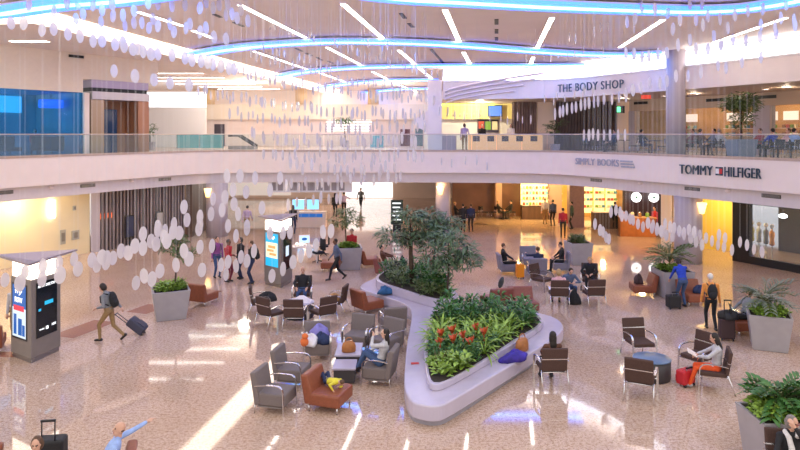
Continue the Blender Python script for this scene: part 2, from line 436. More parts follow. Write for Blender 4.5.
# back of the upper concourse
struct('window_5', MB().box((-18.2, 52, 8.75), (5.4, 0.1, 1.2)), winm); struct('wall_back_pale', MB().box((-18.2, 52, 6.53), (5.4, 0.14, 3.2)), mat('pale_cool', (0.80, 0.80, 0.82), 0.4))
struct('wall_back_upper', MB().box((-4, 58, 6.1), (44, 0.3, 2.35)), mat('back_wall', (0.80, 0.68, 0.62), 0.6, var=0.05, scale=0.5))
struct('wall_back_band', MB().box((-4, 57.7, 7.95), (44, 0.5, 1.35)), mat('band_peach', (0.86, 0.75, 0.60), 0.6))
struct('wall_back_top', MB().box((-4, 60, 9.3), (44, 0.3, 1.4)), ceilm)
for i, px in enumerate((207, 300, 373)):
    p = (px - 400) / FL * 57.0
    struct('column_back', MB().lathe([(0.5, 8.62), (0.5, 10.0)], (p, 57.6, 0), 20), mat('column_gold', (0.75, 0.55, 0.30), 0.5))
# bar back wall and ceiling, dark slat walls toward the right shops
struct('wall_bar_back', MB().box((5.4, 46.2, 6.5), (7.4, 0.2, 3.2)), mat('bar_white', (0.9, 0.86, 0.80), 0.5))
struct('wall_bar_head', MB().box((5.6, 45.7, 7.6), (7.0, 0.3, 1.1)), mat('bar_yellow', (0.90, 0.76, 0.30), 0.5))
m_ = MB()
for i in range(9): m_.box((7.45 + i * 0.17, 42.5, 6.5), (0.1, 0.16, 3.2))
m_.box((8.15, 42.65, 6.5), (1.6, 0.1, 3.2))
struct('wall_slat_curtain', m_, mat('slat_brown', (0.20, 0.13, 0.12), 0.5, var=0.2, scale=2))
struct('wall_shop_beige', MB().box((9.55, 42.6, 6.5), (1.1, 0.2, 3.2)), peach)
m_ = MB()
for i in range(20): m_.box((10.25 + i * 0.192, 42.2, 6.5), (0.1, 0.14, 3.2))
m_.box((12.1, 42.3, 6.5), (3.9, 0.1, 3.2))
struct('wall_slat_dark', m_, mat('slat_dark', (0.10, 0.065, 0.06), 0.5, var=0.2, scale=2))
struct('wall_shop_pilaster', MB().box((14.55, 42.2, 6.5), (1.0, 0.3, 3.2)), peach)
# right shops: lit interiors behind a line 7 m in from the edge
d_ = Vector((0.432, -0.902)); n_ = Vector((0.902, 0.432)); S0 = Vector((14.6, 41.4))
def SP(s, w=0.0): return S0 + d_ * s + n_ * w
struct('wall_right_lintel', MB().ribbon([SP(0), SP(30)], 0, 0.25, 7.45, 8.12), mat('lintel', (0.55, 0.42, 0.33), 0.6))
for i, (s, w) in enumerate(((0.0, 0.5), (3.0, 0.35), (8.6, 0.9), (13.4, 0.5), (20, 0.6))):
    struct('column_shop', MB().ribbon([SP(s), SP(s + w)], -0.06, 0.4, DECK, 7.45), lav)
shopwarm = mat('shop_wall', (0.70, 0.40, 0.14), 0.6, var=0.12, scale=1.5)
struct('wall_right_upper', MB().ribbon([SP(-7), SP(30)], 4.5, 4.7, DECK, 8.1), shopwarm)
for s0, s1 in ((0.5, 3.0), (3.4, 8.6), (9.5, 13.4), (13.9, 20), (20.6, 29)):
    struct('window_6', MB().ribbon([SP(s0), SP(s1)], 0.1, 0.13, DECK, 7.44), shopglass)
# round columns
p = hit(offset(FP, 0.95), 674.5)
struct('column_upper_right', MB().lathe([(0.44, DECK), (0.44, 10.0)], (p.x - 0.02, p.y - 0.2, 0), 28), lav)
def column(px, py, r, z1=3.1):
    p = P(px, py); struct('column_lower', MB().lathe([(r, 0), (r, z1)], p, 28), lav)
    return p
cR = column(688, 262, 0.62); cL = column(217, 236, 0.62); cM = column(443, 232, 0.45)
# lower right: pillars, shops
struct('wall_lower_brown', MB().box((7.2, 47.5, 1.55), (6.8, 0.2, 3.1)), mat('brown_glossy', (0.17, 0.08, 0.045), 0.3, var=0.2, scale=0.8))
struct('column_pink', MB().box((7.05, 46.6, 1.55), (0.45, 0.5, 3.1)), mat('pink_stone', (0.50, 0.33, 0.29), 0.5))
struct('column_pink', MB().box((11.0, 46.3, 1.55), (0.9, 0.6, 3.1)), mat('pink_stone', (0.5, 0.3, 0.3)))
struct('wall_lower_store', MB().box((15.5, 47.5, 1.55), (10, 0.2, 3.1)), mat('amber_wall', (0.80, 0.50, 0.15), 0.5, var=0.15, scale=1))
struct('column_ribbed', MB().box((11.35, 42.0, 1.55), (0.95, 0.6, 3.1)), mat('purple_brown', (0.26, 0.15, 0.16), 0.5, var=0.1))
struct('wall_lower_dark', MB().box((15.1, 40.2, 1.55), (2.6, 0.25, 3.1)), mat('near_black_red', (0.05, 0.02, 0.025), 0.4))
struct('column_beige', MB().box((14.18, 34.6, 1.55), (0.5, 0.5, 3.1), 1.1), peach)
wall('wall_yellow', (15.6, 34.2), (17.7, 33.0), 0, 3.1, yellow)
wall('wall_black_shop', (15.75, 30.8), (16.15, 30.1), 0, 3.1, black, 0.3)
wall('wall_black_shop_back', (19.5, 33.5), (23.5, 25), 0, 3.1, mat('shop_dark', (0.04, 0.03, 0.03), 0.5))
struct('wall_black_shop_top', MB().ribbon([(16.15, 30.1), (18.6, 25.0)], 0, 0.3, 2.75, 3.1), black)
struct('wall_black_shop_base', MB().ribbon([(16.15, 30.1), (18.6, 25.0)], 0, 0.2, 0, 0.35), black)
struct('window_7', MB().ribbon([(16.15, 30.1), (18.6, 25.0)], 0.02, 0.05, 0.35, 2.75), shopglass)
# brown inlay bands in the floor
m_ = MB()
def band(a, b, w=0.42):
    a, b = P(*a), P(*b); d = (b - a).normalized(); s = Vector((-d.y, d.x, 0)) * w
    m_.add([a - s + Vector((0, 0, .002)), b - s + Vector((0, 0, .002)), b + s + Vector((0, 0, .002)), a + s + Vector((0, 0, .002))], [(0, 1, 2, 3)])
band((0, 357), (10, 352)); band((62, 337), (105, 321)); band((136, 313), (158, 305)); band((188, 299), (214, 290))
struct('trim_floor_band', m_, brownstone)
m_ = MB(); band((410, 235), (470, 214), 0.3); band((500, 236), (520, 226), 0.2)

# ================================================================ CEILING LIGHTS
HC = 4.0
def Pc(px, py, h=HC): 
    Y = FL * h / (HY - py); return Vector(((px - 400) / FL * Y, Y, CZ + h))
def strip_light(a, b, w, label, grp):
    a, b = Pc(*a), Pc(*b); c = (a + b) / 2; d = b - a; L = d.length; rz = math.atan2(d.y, d.x)
    t = thing('linear_light', label, 'ceiling light', (c.x, c.y, 9.998), rz, grp)
    MB().box((0, 0, -0.03), (L + 0.06, w + 0.08, 0.06)).build('housing', white, t)
    MB().box((0, 0, -0.065), (L, w, 0.014)).build('diffuser', strip, t)
lw = 0.16
for a, b in (((343, 2), (384, 38)), ((399, 49), (432, 78)), ((445, 8), (460, 42)), ((463.5, 51), (470, 63)), ((552, 16), (537, 47)), ((533, 56), (531, 62)),
             ((663, 18), (620, 46)), ((786, 16), (714, 41)), ((240, 3), (305, 36)), ((327, 46), (365, 66)), ((373, 71), (393, 81)), ((138, 10), (182, 24)), ((193, 29), (214, 37)), ((254, 50), (315, 71)), ((320, 72), (350, 83)), ((398, 84), (420, 92))):
    strip_light(a, b, lw, 'long slim white light strip running away along the main beige ceiling', 'strip lights on the main ceiling')
for a, b in (((142, 72.4), (203, 72.4)), ((142, 76.6), (224, 76.6)), ((155, 80), (240, 80)), ((176, 83.2), (255, 83.2)), ((200, 86), (262, 86)), ((218, 88.5), (280, 88.5)), ((230, 91), (300, 91)), ((240, 93.5), (315, 93.5))):
    strip_light(a, b, 0.15, 'slim white light strip running crosswise over the far left concourse', 'crosswise strip lights over the far left')
strip_light((11, 40), (48, 40), 0.3, 'short white light strip in the soffit above the blue lounge', None)
# bright cove along the left edge of the main ceiling
a0, a1, a2 = Pc(-30, 2), Pc(40, 9), Pc(372, 99)
b2, b1, b0 = Pc(372, 103), Pc(32, 19), Pc(-30, 21)
ct = thing('cove_light', 'wide glowing cove light along the left edge of the main ceiling', 'ceiling light', (a1.x, a1.y, 10))
MB().prism([(p.x, p.y) for p in (a0, a1, a2, b2, b1, b0)], 9.95, 9.985).build('diffuser', covem, ct, (a1.x, a1.y, 10))
MB().ribbon([(b0.x, b0.y), (b1.x, b1.y), (b2.x, b2.y)], -0.25, -0.02, 9.80, 9.999).build('lip', ceilm, ct, (a1.x, a1.y, 10))
# blue lit curved troughs
def smooth_px(pts, h):
    ps = [Pc(x, y, h) for x, y in pts]; ps = chaikin([(p.x, p.y) for p in ps], 3); return ps
def arc(pts, w, label, hi=0.16):
    w = 1.25
    ps = smooth_px(pts, 3.85); c = ps[len(ps) // 2]; o = (c.x, c.y, 10.0)
    t = thing('blue_light_trough', label, 'ceiling light', o)
    MB().ribbon(ps, -w / 2, w / 2, 9.86, 9.915).build('housing', mat('trough_white', (0.75, 0.75, 0.85), 0.5), t, o)
    hm_ = MB()
    for k in range(2, len(ps), 6): hm_.tube([(ps[k].x, ps[k].y, 9.915), (ps[k].x, ps[k].y, 9.999)], 0.02, 6)
    hm_.build('hangers', white, t, o)
    MB().ribbon(ps, -w / 2 - 0.02, w / 2 + 0.02, 9.80, 9.859).build('blue_tube', blueled, t, o)
    MB().ribbon(ps, -w / 7, w / 7, 9.785, 9.799).build('cyan_tube', cyanled, t, o)
arc([(-40, 16), (0, 13), (30, 8), (60, 4), (95, 2), (125, -1), (180, -9), (300, -16), (400, -2), (460, 1), (540, 5.5), (600, 8), (690, 11), (740, 9), (775, 4), (810, -3), (860, -18), (930, -40)], 0.55, 'nearest wide blue glowing light trough sweeping across the top of the ceiling')
arc([(198, 54), (225, 49), (260, 45), (330, 41), (400, 42), (460, 45), (520, 50), (580, 54), (620, 55), (662, 53)], 0.55, 'second blue glowing light trough curving across the whole middle of the ceiling')
arc([(283, 76), (300, 72), (330, 69), (375, 66.5), (440, 65.5), (480, 65.5), (540, 65.5), (582, 65)], 0.5, 'third blue light trough, thinner, with an added stretch above the white centre fascia')  # stretch over the centre fascia is added for its blue floor reflection
arc([(320, 88), (345, 83.5), (380, 80.5), (410, 79.5), (436, 80)], 0.5, 'fourth thin blue light trough further back over the far concourse')
arc([(350, 95), (380, 90.5), (410, 88.5), (436, 88.5)], 0.5, 'farthest thin blue light trough above the peach back wall')
# slots and vents in the ceiling
for a, b in (((214, 14), (221, 17)), ((234, 22), (243, 26)), ((296, 48), (302, 51)), ((306, 53), (312, 55.5)), ((317, 57), (322, 60)), ((328, 61), (333, 63)), ((496.5, 19), (496.5, 24)), ((496.5, 29), (496.5, 33)), ((496.5, 37), (496.5, 40)), ((401, 13), (405, 18)), ((409, 23), (413, 27)), ((431, 49), (446, 66))):
    A, B = Pc(*a), Pc(*b); c = (A + B) / 2; d = B - A
    tag(MB().box((0, 0, -0.012), (d.length, 0.14, 0.02), math.atan2(d.y, d.x)).build('slot_vent', black), 'thin dark slot vent set in the main beige ceiling', 'vent', 'slot vents in the main ceiling').location = (c.x, c.y, 9.997)
# vents and fire sensors on the lower band of the fascia
VB = offset(FP, 0.28)
for px in (4, 88, 165, 596, 692, 771):
    p = hit(VB, px); q = hit(VB, px + 1); rz = math.atan2(q.y - p.y, q.x - p.x)
    t = thing('grille_vent', 'dark slotted air vent in the pale band under the mezzanine fascia', 'vent', (p.x, p.y, 3.5), rz, 'air vents under the mezzanine fascia')
    m_ = MB()
    for k in range(4): m_.box((0, -0.01, -0.045 + k * 0.03), (0.78, 0.02, 0.016))
    m_.build('slats', steel, t); MB().box((0, 0.005, 0), (0.82, 0.02, 0.15)).build('backing', black, t)
for px in (52, 132, 640, 727):
    p = hit(VB, px); t = thing('ceiling_sensor', 'small white round sensor on the band under the mezzanine fascia', 'sensor', (p.x, p.y - 0.06, 3.56), 0, 'round sensors under the fascia')
    MB().ell((0, 0, 0), (0.12, 0.12, 0.07)).build('dome', white, t); MB().lathe([(0.05, 0), (0.05, 0.10)], n=10).build('stem', white, t)
p = hit(WU, 76); rz = math.atan2(3.3, 2.2)
tag(MB().box((0, 0, 0), (0.75, 0.05, 0.13)).build('wall_vent', black), 'dark slot vent high on the beige wall above the blue lounge', 'vent')
o = bpy.data.objects['wall_vent']; o.location = (p.x + 0.03, p.y - 0.03, 6 + (134 - 56.5) / FL * p.y); o.rotation_euler = (0, 0, rz)
for px, y_, w, h in ((62.5, 237, 0.28, 0.7), (75, 235, 0.42, 0.45), (74, 208, 0.18, 0.22)):
    k = (px - 400) / FL; A, B = Vector(WL[0]), Vector(WL[1]); d = B - A
    p = hit([A, B], px); z = 6 - (y_ - 134) / FL * p.y
    lab = {0.28: 'narrow grey notice panel on the cream wall', 0.42: 'square grey framed notice on the cream wall', 0.18: 'small grey intercom box high on the cream wall'}[w]
    t = thing('wall_notice', lab, 'sign', (p.x + 0.03, p.y - 0.02, z), math.atan2(d.y, d.x))
    MB().box((0, 0, 0), (w, 0.03, h)).build('board', mat('notice_grey', (0.45, 0.42, 0.32), 0.5), t)
    MB().box((0, -0.02, 0), (w * 0.6, 0.02, h * 0.6)).build('plate', mat('notice_dark', (0.25, 0.22, 0.16), 0.5), t)
p = hit([Vector(WL[0]), Vector(WL[1])], 51)
t = thing('wall_sconce', 'bright white upright sconce on the cream wall', 'lamp', (p.x + 0.12, p.y - 0.06, 2.0))
MB().lathe([(0.09, 0.0), (0.11, 0.05), (0.11, 0.8), (0.09, 0.85)], n=16).build('shade', whitelamp, t); MB().box((-0.06, 0.03, 0.4), (0.1, 0.06, 0.2)).build('bracket', steel, t)
for c, dx in ((cL, -0.35), (cM, -0.2), (cR, 0.35)):
    t = thing('column_sconce', ('warm up-light on the round column beside the concourse opening' if c is cL else 'warm up-light on the round column behind the ferny trees' if c is cM else 'warm up-light on the round column beside the yellow wall'), 'lamp', (c.x + dx * 1.0, c.y - 0.66, 2.35))
    MB().lathe([(0.10, 0), (0.22, 0.5)], n=16).build('shade', warmlamp, t); MB().box((0, 0.08, 0.1), (0.06, 0.14, 0.06)).build('bracket', steel, t)

# ================================================================ SIGNS
letters = mat('sign_navy', (0.02, 0.05, 0.09), 0.4)
A = hit(US, 559); B = hit(US, 624.5)
o = (A.x, A.y, 8.4)
m_ = MB(); write(m_, 'THE BODY SHOP', A, B, 8.42, 0.46, push=(-0.05, -0.05), spacing=1.12)
tag(m_.build('fascia_sign', letters, None, o), 'dark capital letter shop name on the upper right fascia', 'sign')
n1 = Vector((-0.9, -0.43)) * 0.03
t = thing('fascia_sign', 'navy capital letters with a small flag on the right lower fascia', 'sign', (*hit(FP, 720), 4.2))
o = tuple(t.location)
A, B = hit(FP, 680.5), hit(FP, 713.5); m_ = MB(); write(m_, 'TOMMY', A, B, 4.19, 0.42, push=n1, spacing=1.1); m_.build('lettering', letters, t, o); m_ = MB()
A2, B2 = hit(FP, 725.5), hit(FP, 762); write(m_, 'HILFIGER', A2, B2, 4.19, 0.42, push=n1, spacing=1.1)
m_.build('lettering', letters, t, o)
fa, fb = hit(FP, 716), hit(FP, 723); nn = (fb - fa)
def flagbar(u0, u1, z0, z1, m, nm, k):
    p0, p1 = fa + nn * u0, fa + nn * u1
    MB().ribbon([p0, p1], -0.035 - k * .002, 0.0, z0, z1).build(nm, m, t, o)
flagbar(0, 1, 4.22, 4.58, letters, 'flag_border', 0)
flagbar(0.03, 0.5, 4.29, 4.51, mat('flag_white', (0.9, 0.9, 0.9), 0.5), 'flag_white', 3); flagbar(0.5, 0.97, 4.29, 4.51, mat('flag_red', (0.6, 0.03, 0.04), 0.5), 'flag_red', 3)
t = thing('fascia_sign', 'pale grey bookshop letters with striped book stack on the lower fascia', 'sign', (*hit(FP, 600), 4.3))
o = tuple(t.location); m_ = MB(); sg = mat('sign_grey', (0.42, 0.42, 0.50), 0.5)
write(m_, 'SIMPLY', hit(FP, 577), hit(FP, 596), 4.33, 0.36, push=n1 * 2); m_.build('lettering', sg, t, o); m_ = MB(); write(m_, 'BOOKS', hit(FP, 599), hit(FP, 620), 4.33, 0.36, push=n1 * 2)
m_.build('lettering', sg, t, o); m_ = MB()
for k in range(3): m_.ribbon([hit(FP, 621 + k * 0.5), hit(FP, 633 + k)], -0.07, -0.02, 4.30 + 0.14 * (2 - k), 4.38 + 0.14 * (2 - k))
m_.build('book_stripes', sg, t, o)
# banner over the concourse opening: white board with grey block lettering
bp = hit(offset(FP, 0.7), 310)
t = thing('banner_sign', 'long white hanging board with grey block lettering over the concourse opening', 'sign', (bp.x, bp.y + 0.1, 2.55))
MB().box((0, 0, 0.27), (5.1, 0.08, 0.72)).build('board', mat('board_white', (0.80, 0.78, 0.80), 0.5), t)
m_ = MB()
for k, (x0, w) in enumerate(((-2.3, .22), (-1.95, .3), (-1.2, .4), (-0.72, .2), (-0.45, .2), (-0.15, .42), (0.36, .4), (0.85, .34), (1.3, .3), (1.75, .34))):
    m_.box((x0 + w / 2, -0.05, 0.27), (w, 0.03, 0.5)); 
m_.build('lettering', mat('board_grey', (0.33, 0.30, 0.32), 0.5), t)
MB().tube([(-2.2, 0, 0.63), (-2.2, 0, 0.75)], 0.02).tube([(2.2, 0, 0.63), (2.2, 0, 0.75)], 0.02).build('hangers', steel, t)
# round lit shop signs
for px, lab in ((636, 'round white lit shop sign nearer the wooden pillars, beside its twin'), (653.5, 'round white lit shop sign nearer the round grey column')):
    p = Vector(((px - 400) / FL * 39.6, 39.6, 2.15))
    t = thing('round_sign', lab, 'sign', p)
    m_ = MB(); m_.lathe([(0.3, 0), (0.3, 0.08)], n=28, smooth=False); 
    for v in m_.v: v.y, v.z = -v.z, v.y
    m_.build('disc', mat('lit_sign', (1, 1, 1), 0.4, emit=(0.9, 0.95, 1), es=2.2), t)
    m_ = MB().ell((0, -0.09, 0), (0.08, 0.02, 0.08)); m_.build('emblem', mat('sign_green', (0.02, 0.2, 0.12), 0.5), t)
# exit sign
p = Vector(((620 - 400) / FL * 40.5, 40.5, 6 + (134 - 109.5) / FL * 40.5))
t = thing('exit_sign', 'green lit exit box on the beige pillar beside the dark slat wall', 'sign', p)
MB().box((0, 0, 0), (0.55, 0.12, 0.45)).build('box', black, t); MB().box((-0.1, -0.07, 0.0), (0.22, 0.02, 0.34)).build('lit_face', mat('exit_green', (0.1, 0.8, 0.3), 0.4, emit=(0.15, 1, 0.4), es=1.5), t)
p = Vector(((646 - 400) / FL * 34.5, 34.5, 6 + (134 - 97) / FL * 34.5))
t = thing('red_sign', 'small red hanging sign under the upper right soffit', 'sign', p)
MB().box((0, 0, 0), (0.5, 0.06, 0.2)).build('board', mat('sign_red', (0.7, 0.05, 0.04), 0.4, emit=(1, 0.1, 0.05), es=0.5), t); MB().tube([(0, 0, 0.1), (0, 0, 0.16)], 0.015).build('hanger', steel, t)
# ================================================================ FURNITURE
def arm_loop(sx, y0, y1, zt, zl=0.0, r=0.018):
    """bent metal arm: front foot, up, over and back down to the backrest"""
    pts = [(sx, y1 + 0.02, zl)]
    pts += [(sx, y1, zt - 0.16)]
    for k in range(6):
        a = PI * 0.5 * k / 5; pts.append((sx, y1 - 0.14 * (1 - math.cos(a)), zt - 0.14 + 0.14 * math.sin(a)))
    pts += [(sx, (y0 + y1) / 2 - 0.05, zt + 0.005), (sx, y0 + 0.02, zt - 0.03)]
    return pts
def flat_band(mb, pts, w=0.05, t=0.018):
    vs = []; fs = []
    pts = [Vector(p) for p in pts]
    for i, p in enumerate(pts):
        d = (pts[min(i + 1, len(pts) - 1)] - pts[max(0, i - 1)]).normalized(); x = Vector((1, 0, 0)); nrm = d.cross(x).normalized()
        for a, b in ((-1, -1), (1, -1), (1, 1), (-1, 1)): vs.append(p + x * (a * w / 2) + nrm * (b * t / 2))
    for i in range(len(pts) - 1):
        for j in range(4): fs.append((4 * i + j, 4 * i + (j + 1) % 4, 4 * i + 4 + (j + 1) % 4, 4 * i + 4 + j))
    n = 4 * len(pts) - 4
    fs += [(3, 2, 1, 0), (n, n + 1, n + 2, n + 3)]
    mb.add(vs, fs)
def make_armchair(fab, W=0.74):
    t = thing('lounge_armchair', 'x x x x', 'armchair')
    MB().box((0, 0.03, 0.305), (W - 0.10, 0.64, 0.27)).build('seat', fab, t, bevel=0.035)
    MB().box((0, -0.33, 0.53), (W - 0.04, 0.13, 0.70), M=Matrix.Rotation(0.16, 4, 'X')).build('backrest', fab, t, bevel=0.035)
    for s in (-1, 1):
        m_ = MB(); flat_band(m_, arm_loop(s * (W / 2 - 0.02), -0.34, 0.33, 0.63)); m_.build('armrest', chrome, t)
        MB().tube([(s * (W / 2 - 0.05), -0.34, 0.0), (s * (W / 2 - 0.06), -0.33, 0.24)], 0.016).build('leg', chrome, t)
    MB().box((0, 0.0, 0.155), (W - 0.12, 0.56, 0.03)).build('seat_frame', steel, t)
    return t
def make_weave_chair(W=0.64):
    t = thing('woven_armchair', 'x x x x', 'armchair')
    MB().box((0, 0.03, 0.40), (W - 0.10, 0.56, 0.10)).build('seat', brownfab, t, bevel=0.03)
    Mx = Matrix.Rotation(0.17, 4, 'X')
    MB().box((0, -0.275, 0.535), (W - 0.06, 0.07, 0.28), M=Mx).box((0, -0.322, 0.80), (W - 0.06, 0.07, 0.24), M=Mx).build('backrest', brownfab, t, bevel=0.02)
    MB().box((0, -0.305, 0.68), (W - 0.03, 0.075, 0.022), M=Mx).build('back_bar', chrome, t)
    for s in (-1, 1):
        m_ = MB(); flat_band(m_, arm_loop(s * (W / 2 - 0.01), -0.30, 0.29, 0.63), 0.045); m_.build('armrest', chrome, t)
        MB().tube([(s * (W / 2 - 0.02), -0.42, 0.0), (s * (W / 2 - 0.03), -0.27, 0.42)], 0.016).build('leg', chrome, t)
    for y, z in ((0.27, 0.345), (-0.26, 0.36)): MB().tube([(-W / 2 + 0.02, y, z), (W / 2 - 0.02, y, z)], 0.014).build('stretcher', chrome, t)
    t.scale = (1.06, 1.06, 1.06)
    return t
def make_lounge(fab, W=0.80):
    t = thing('armless_lounge_seat', 'x x x x', 'lounge seat')
    MB().box((0, 0.04, 0.28), (W, 0.72, 0.28)).build('seat', fab, t, bevel=0.05, )
    m_ = MB(); m_.add([(-W / 2, -0.42, .16), (W / 2, -0.42, .16), (W / 2, -0.16, .16), (-W / 2, -0.16, .16), (-W / 2, -0.52, .78), (W / 2, -0.52, .78), (W / 2, -0.36, .80), (-W / 2, -0.36, .80)],
                      [(0, 3, 2, 1), (4, 5, 6, 7), (0, 1, 5, 4), (1, 2, 6, 5), (2, 3, 7, 6), (3, 0, 4, 7)])
    m_.build('backrest', fab, t, bevel=0.04)
    for sx in (-1, 1):
        for y in (-0.33, 0.33): MB().tube([(sx * (W / 2 - 0.06), y, 0), (sx * (W / 2 - 0.06), y, 0.15)], 0.018).build('leg', chrome, t)
    return t
protos = {}
def chair(kind, loc, dx, dy, label, group=None):
    mk = {'grey': lambda: make_armchair(greyfab), 'blue': lambda: make_armchair(greyfab2, 0.78), 'weave': make_weave_chair, 'rust': lambda: make_lounge(rust), 'maroon': lambda: make_lounge(maroon, 0.86)}
    loc = Vector((loc[0], loc[1], 0)); rz = face(dx, dy)
    if kind not in protos:
        t = mk[kind](); protos[kind] = t; t.location = loc; t.rotation_euler = (0, 0, rz)
    else: t = dup(protos[kind], loc, rz)
    t['label'] = label
    if 'group' in t: del t['group']
    if group: t['group'] = group
    t['_rz'] = rz
    del t['_rz']
    return t
g1, g2, g3, g4 = 'grey armchairs around the low tables', 'brown woven armchairs round the drum table', 'brown woven armchairs round the blue table', 'blue grey armchairs near the food shops'
chair('grey', (-2.72, 14.2), .97, -.24, 'front empty grey armchair with chrome arms, nearest the blue floor reflections', g1)
chair('grey', (-2.58, 15.6), .97, -.2, 'empty grey armchair directly behind the front grey armchair', g1)
chair('grey', (-2.22, 17.45), .12, -.99, 'grey armchair piled with coats and a toy at the low tables', g1)
chair('grey', (-1.16, 18.2), -.32, -.95, 'empty grey armchair at the far end of the low table', g1)
chair('grey', (-0.38, 17.85), -.62, -.78, 'empty grey armchair between the planter bench and the low table end', g1)
chair('grey', (-0.22, 19.6), -.25, .97, 'grey armchair turned its back to the low tables, facing the blue bag', g1)
chair('grey', (-0.50, 15.72), -.97, .24, 'grey armchair the dark haired woman is curled up in', g1)
chair('rust', (-1.55, 14.3), .95, -.32, 'rust leather lounge seat with a child asleep on it')
chair('rust', (-1.08, 22.0), .8, .6, 'rust leather seat beside the planter bench with a blue bag near it')
# drum-table circle on the left
chair('weave', (-4.62, 21.6), .98, .2, 'woven brown armchair on the kiosk side of the drum table, seen side on', g2)
chair('weave', (-4.02, 20.3), .62, .78, 'woven brown armchair at the front left of the drum table, back turned', g2)
chair('weave', (-3.24, 20.1), .02, 1, 'woven brown armchair front centre of the drum table, back turned', g2)
chair('weave', (-2.42, 20.4), -.62, .78, 'woven brown armchair at the front right of the drum table, back turned', g2)
chair('weave', (-2.16, 21.7), -.98, .2, 'woven brown armchair with a tan coat on its seat', g2)
chair('weave', (-3.42, 22.8), .05, -1, 'woven brown armchair the man in the black sweater sits in', g2)
# right circle
chair('weave', (6.42, 17.45), .12, -.99, 'woven brown armchair behind the round blue table, facing it', g3)
chair('weave', (5.50, 14.85), .45, .89, 'woven brown armchair in front of the round blue table, back turned', g3)
chair('weave', (7.50, 16.35), -.86, -.5, 'empty woven brown armchair right behind the woman in orange trousers', g3)
chair('weave', (7.36, 15.3), -.94, .34, 'woven brown armchair the woman in orange trousers sits in', g3)
chair('weave', (3.62, 15.6), -.05, 1, 'woven brown armchair by the planter bench with a long haired woman, back turned')
# back right circle
g5 = 'brown woven armchairs in the back right circle'
chair('weave', (5.52, 22.7), .05, 1, 'woven brown armchair with a fair haired person in pink, back turned', g5)
chair('weave', (6.78, 22.8), -.08, 1, 'woven brown armchair next to the standing backpack, back turned, in front of the blonde woman', g5)
chair('weave', (5.45, 25.0), .7, -.7, 'empty woven brown armchair behind the fair haired person in pink', g5)
chair('weave', (7.30, 25.0), -.25, -.97, 'woven brown armchair the blonde woman sits in, facing', g5)
# blue-grey group
chair('blue', (4.60, 27.9), 1, 0.05, 'blue grey armchair beside the orange suitcase', g4)
chair('blue', (5.72, 27.2), .02, 1, 'blue grey armchair seen from behind in the group near the food shops', g4)
chair('blue', (5.85, 29.4), .02, -1, 'empty blue grey armchair facing, furthest back near the food shops', g4)
chair('blue', (6.95, 28.2), -1, 0.1, 'blue grey armchair beside the pale planter pot', g4)
chair('maroon', (3.30, 22.35), -.35, .94, 'maroon seat behind the big planter with a dark object propped on its back')
chair('maroon', (4.15, 21.85), .12, -.99, 'maroon seat behind the big planter with white paper on it')
chair('maroon', (-0.62, 27.6), 1, 0.0, 'maroon lounge seat with a reclining reader beside the tree trunk')
chair('maroon', (0.85, 27.5), -1, 0.0, 'empty maroon lounge seat facing the reclining reader behind the trees')
# seats against planters
chair('rust', (9.05, 24.3), -1, 0.1, 'rust seat against the left side of the palm planter behind the woman in blue')
chair('rust', (10.35, 22.95), .1, -1, 'rust seat in front of the palm planter where the woman in blue stands')
chair('rust', (10.35, 19.65), -1, -.1, 'rust seat behind the right edge planter, a person with a laptop in it')
chair('rust', (-6.98, 23.0), .35, .95, 'rust seat against the far side of the left tree planter')
chair('rust', (-3.05, 28.6), -1, 0, 'rust seat on the near left of the centre tree planter')
chair('rust', (-1.35, 29.4), 1, 0.3, 'rust seat on the right of the centre tree planter')
chair('rust', (-5.5, 9.9), .2, -1, 'rust leather chair under the brown haired person at the bottom left')
chair('rust', (-4.85, 10.6), -.9, -.3, 'rust leather chair the bald man reclines in at the bottom edge')
chair('rust', (-6.95, 10.45), .3, -.9, 'rust leather chair cut off at the bottom left corner')
chair('rust', (-11.35, 17.9), -.4, .9, 'rust leather seat half hidden behind the near kiosk')
chair('weave', (6.50, 10.75), -.15, -.98, 'woven brown armchair the grey haired woman sits in by the front planter')

# tables
def drum(loc, r, h, top, side, label):
    t = thing('drum_table', label, 'table', loc)
    MB().lathe([(r * 0.93, 0.0), (r * 0.93, 0.04), (r * 0.97, 0.05), (r * 0.97, h - 0.03)], n=36).build('base', side, t)
    MB().lathe([(r * 0.98, h - 0.03), (r, h - 0.025), (r, h - 0.006), (r - 0.01, h)], n=36).build('tabletop', top, t)
    return t
bluetop = mat('blue_laminate', (0.10, 0.17, 0.30), 0.3); lamtop = mat('lilac_laminate', (0.42, 0.38, 0.48), 0.3)
drumside = mat('drum_side', (0.05, 0.045, 0.05), 0.5)
drum((6.20, 16.0, 0), 0.45, 0.5, bluetop, drumside, 'round blue topped drum table in the right hand circle of chairs')
drum((-3.32, 21.35, 0), 0.50, 0.5, lamtop, drumside, 'dark round drum table in the circle of brown woven chairs')
def low_table(x0, x1, y0, y1, h, label):
    t = thing('low_table', label, 'table', ((x0 + x1) / 2, (y0 + y1) / 2, 0)); w, d = x1 - x0, y1 - y0
    MB().box((0, 0, h - 0.025), (w, d, 0.05)).build('tabletop', lamtop, t, bevel=0.012)
    MB().box((0, 0, (h - 0.05) / 2 + 0.02), (w - 0.06, d - 0.06, h - 0.09)).build('base', drumside, t, bevel=0.01)
    return t
low_table(-1.64, -0.98, 16.25, 17.25, 0.47, 'long low table with lilac top holding a tan bag and bottle')
low_table(-1.62, -1.06, 15.52, 16.18, 0.40, 'smaller low lilac topped table beside the rust lounge seat')
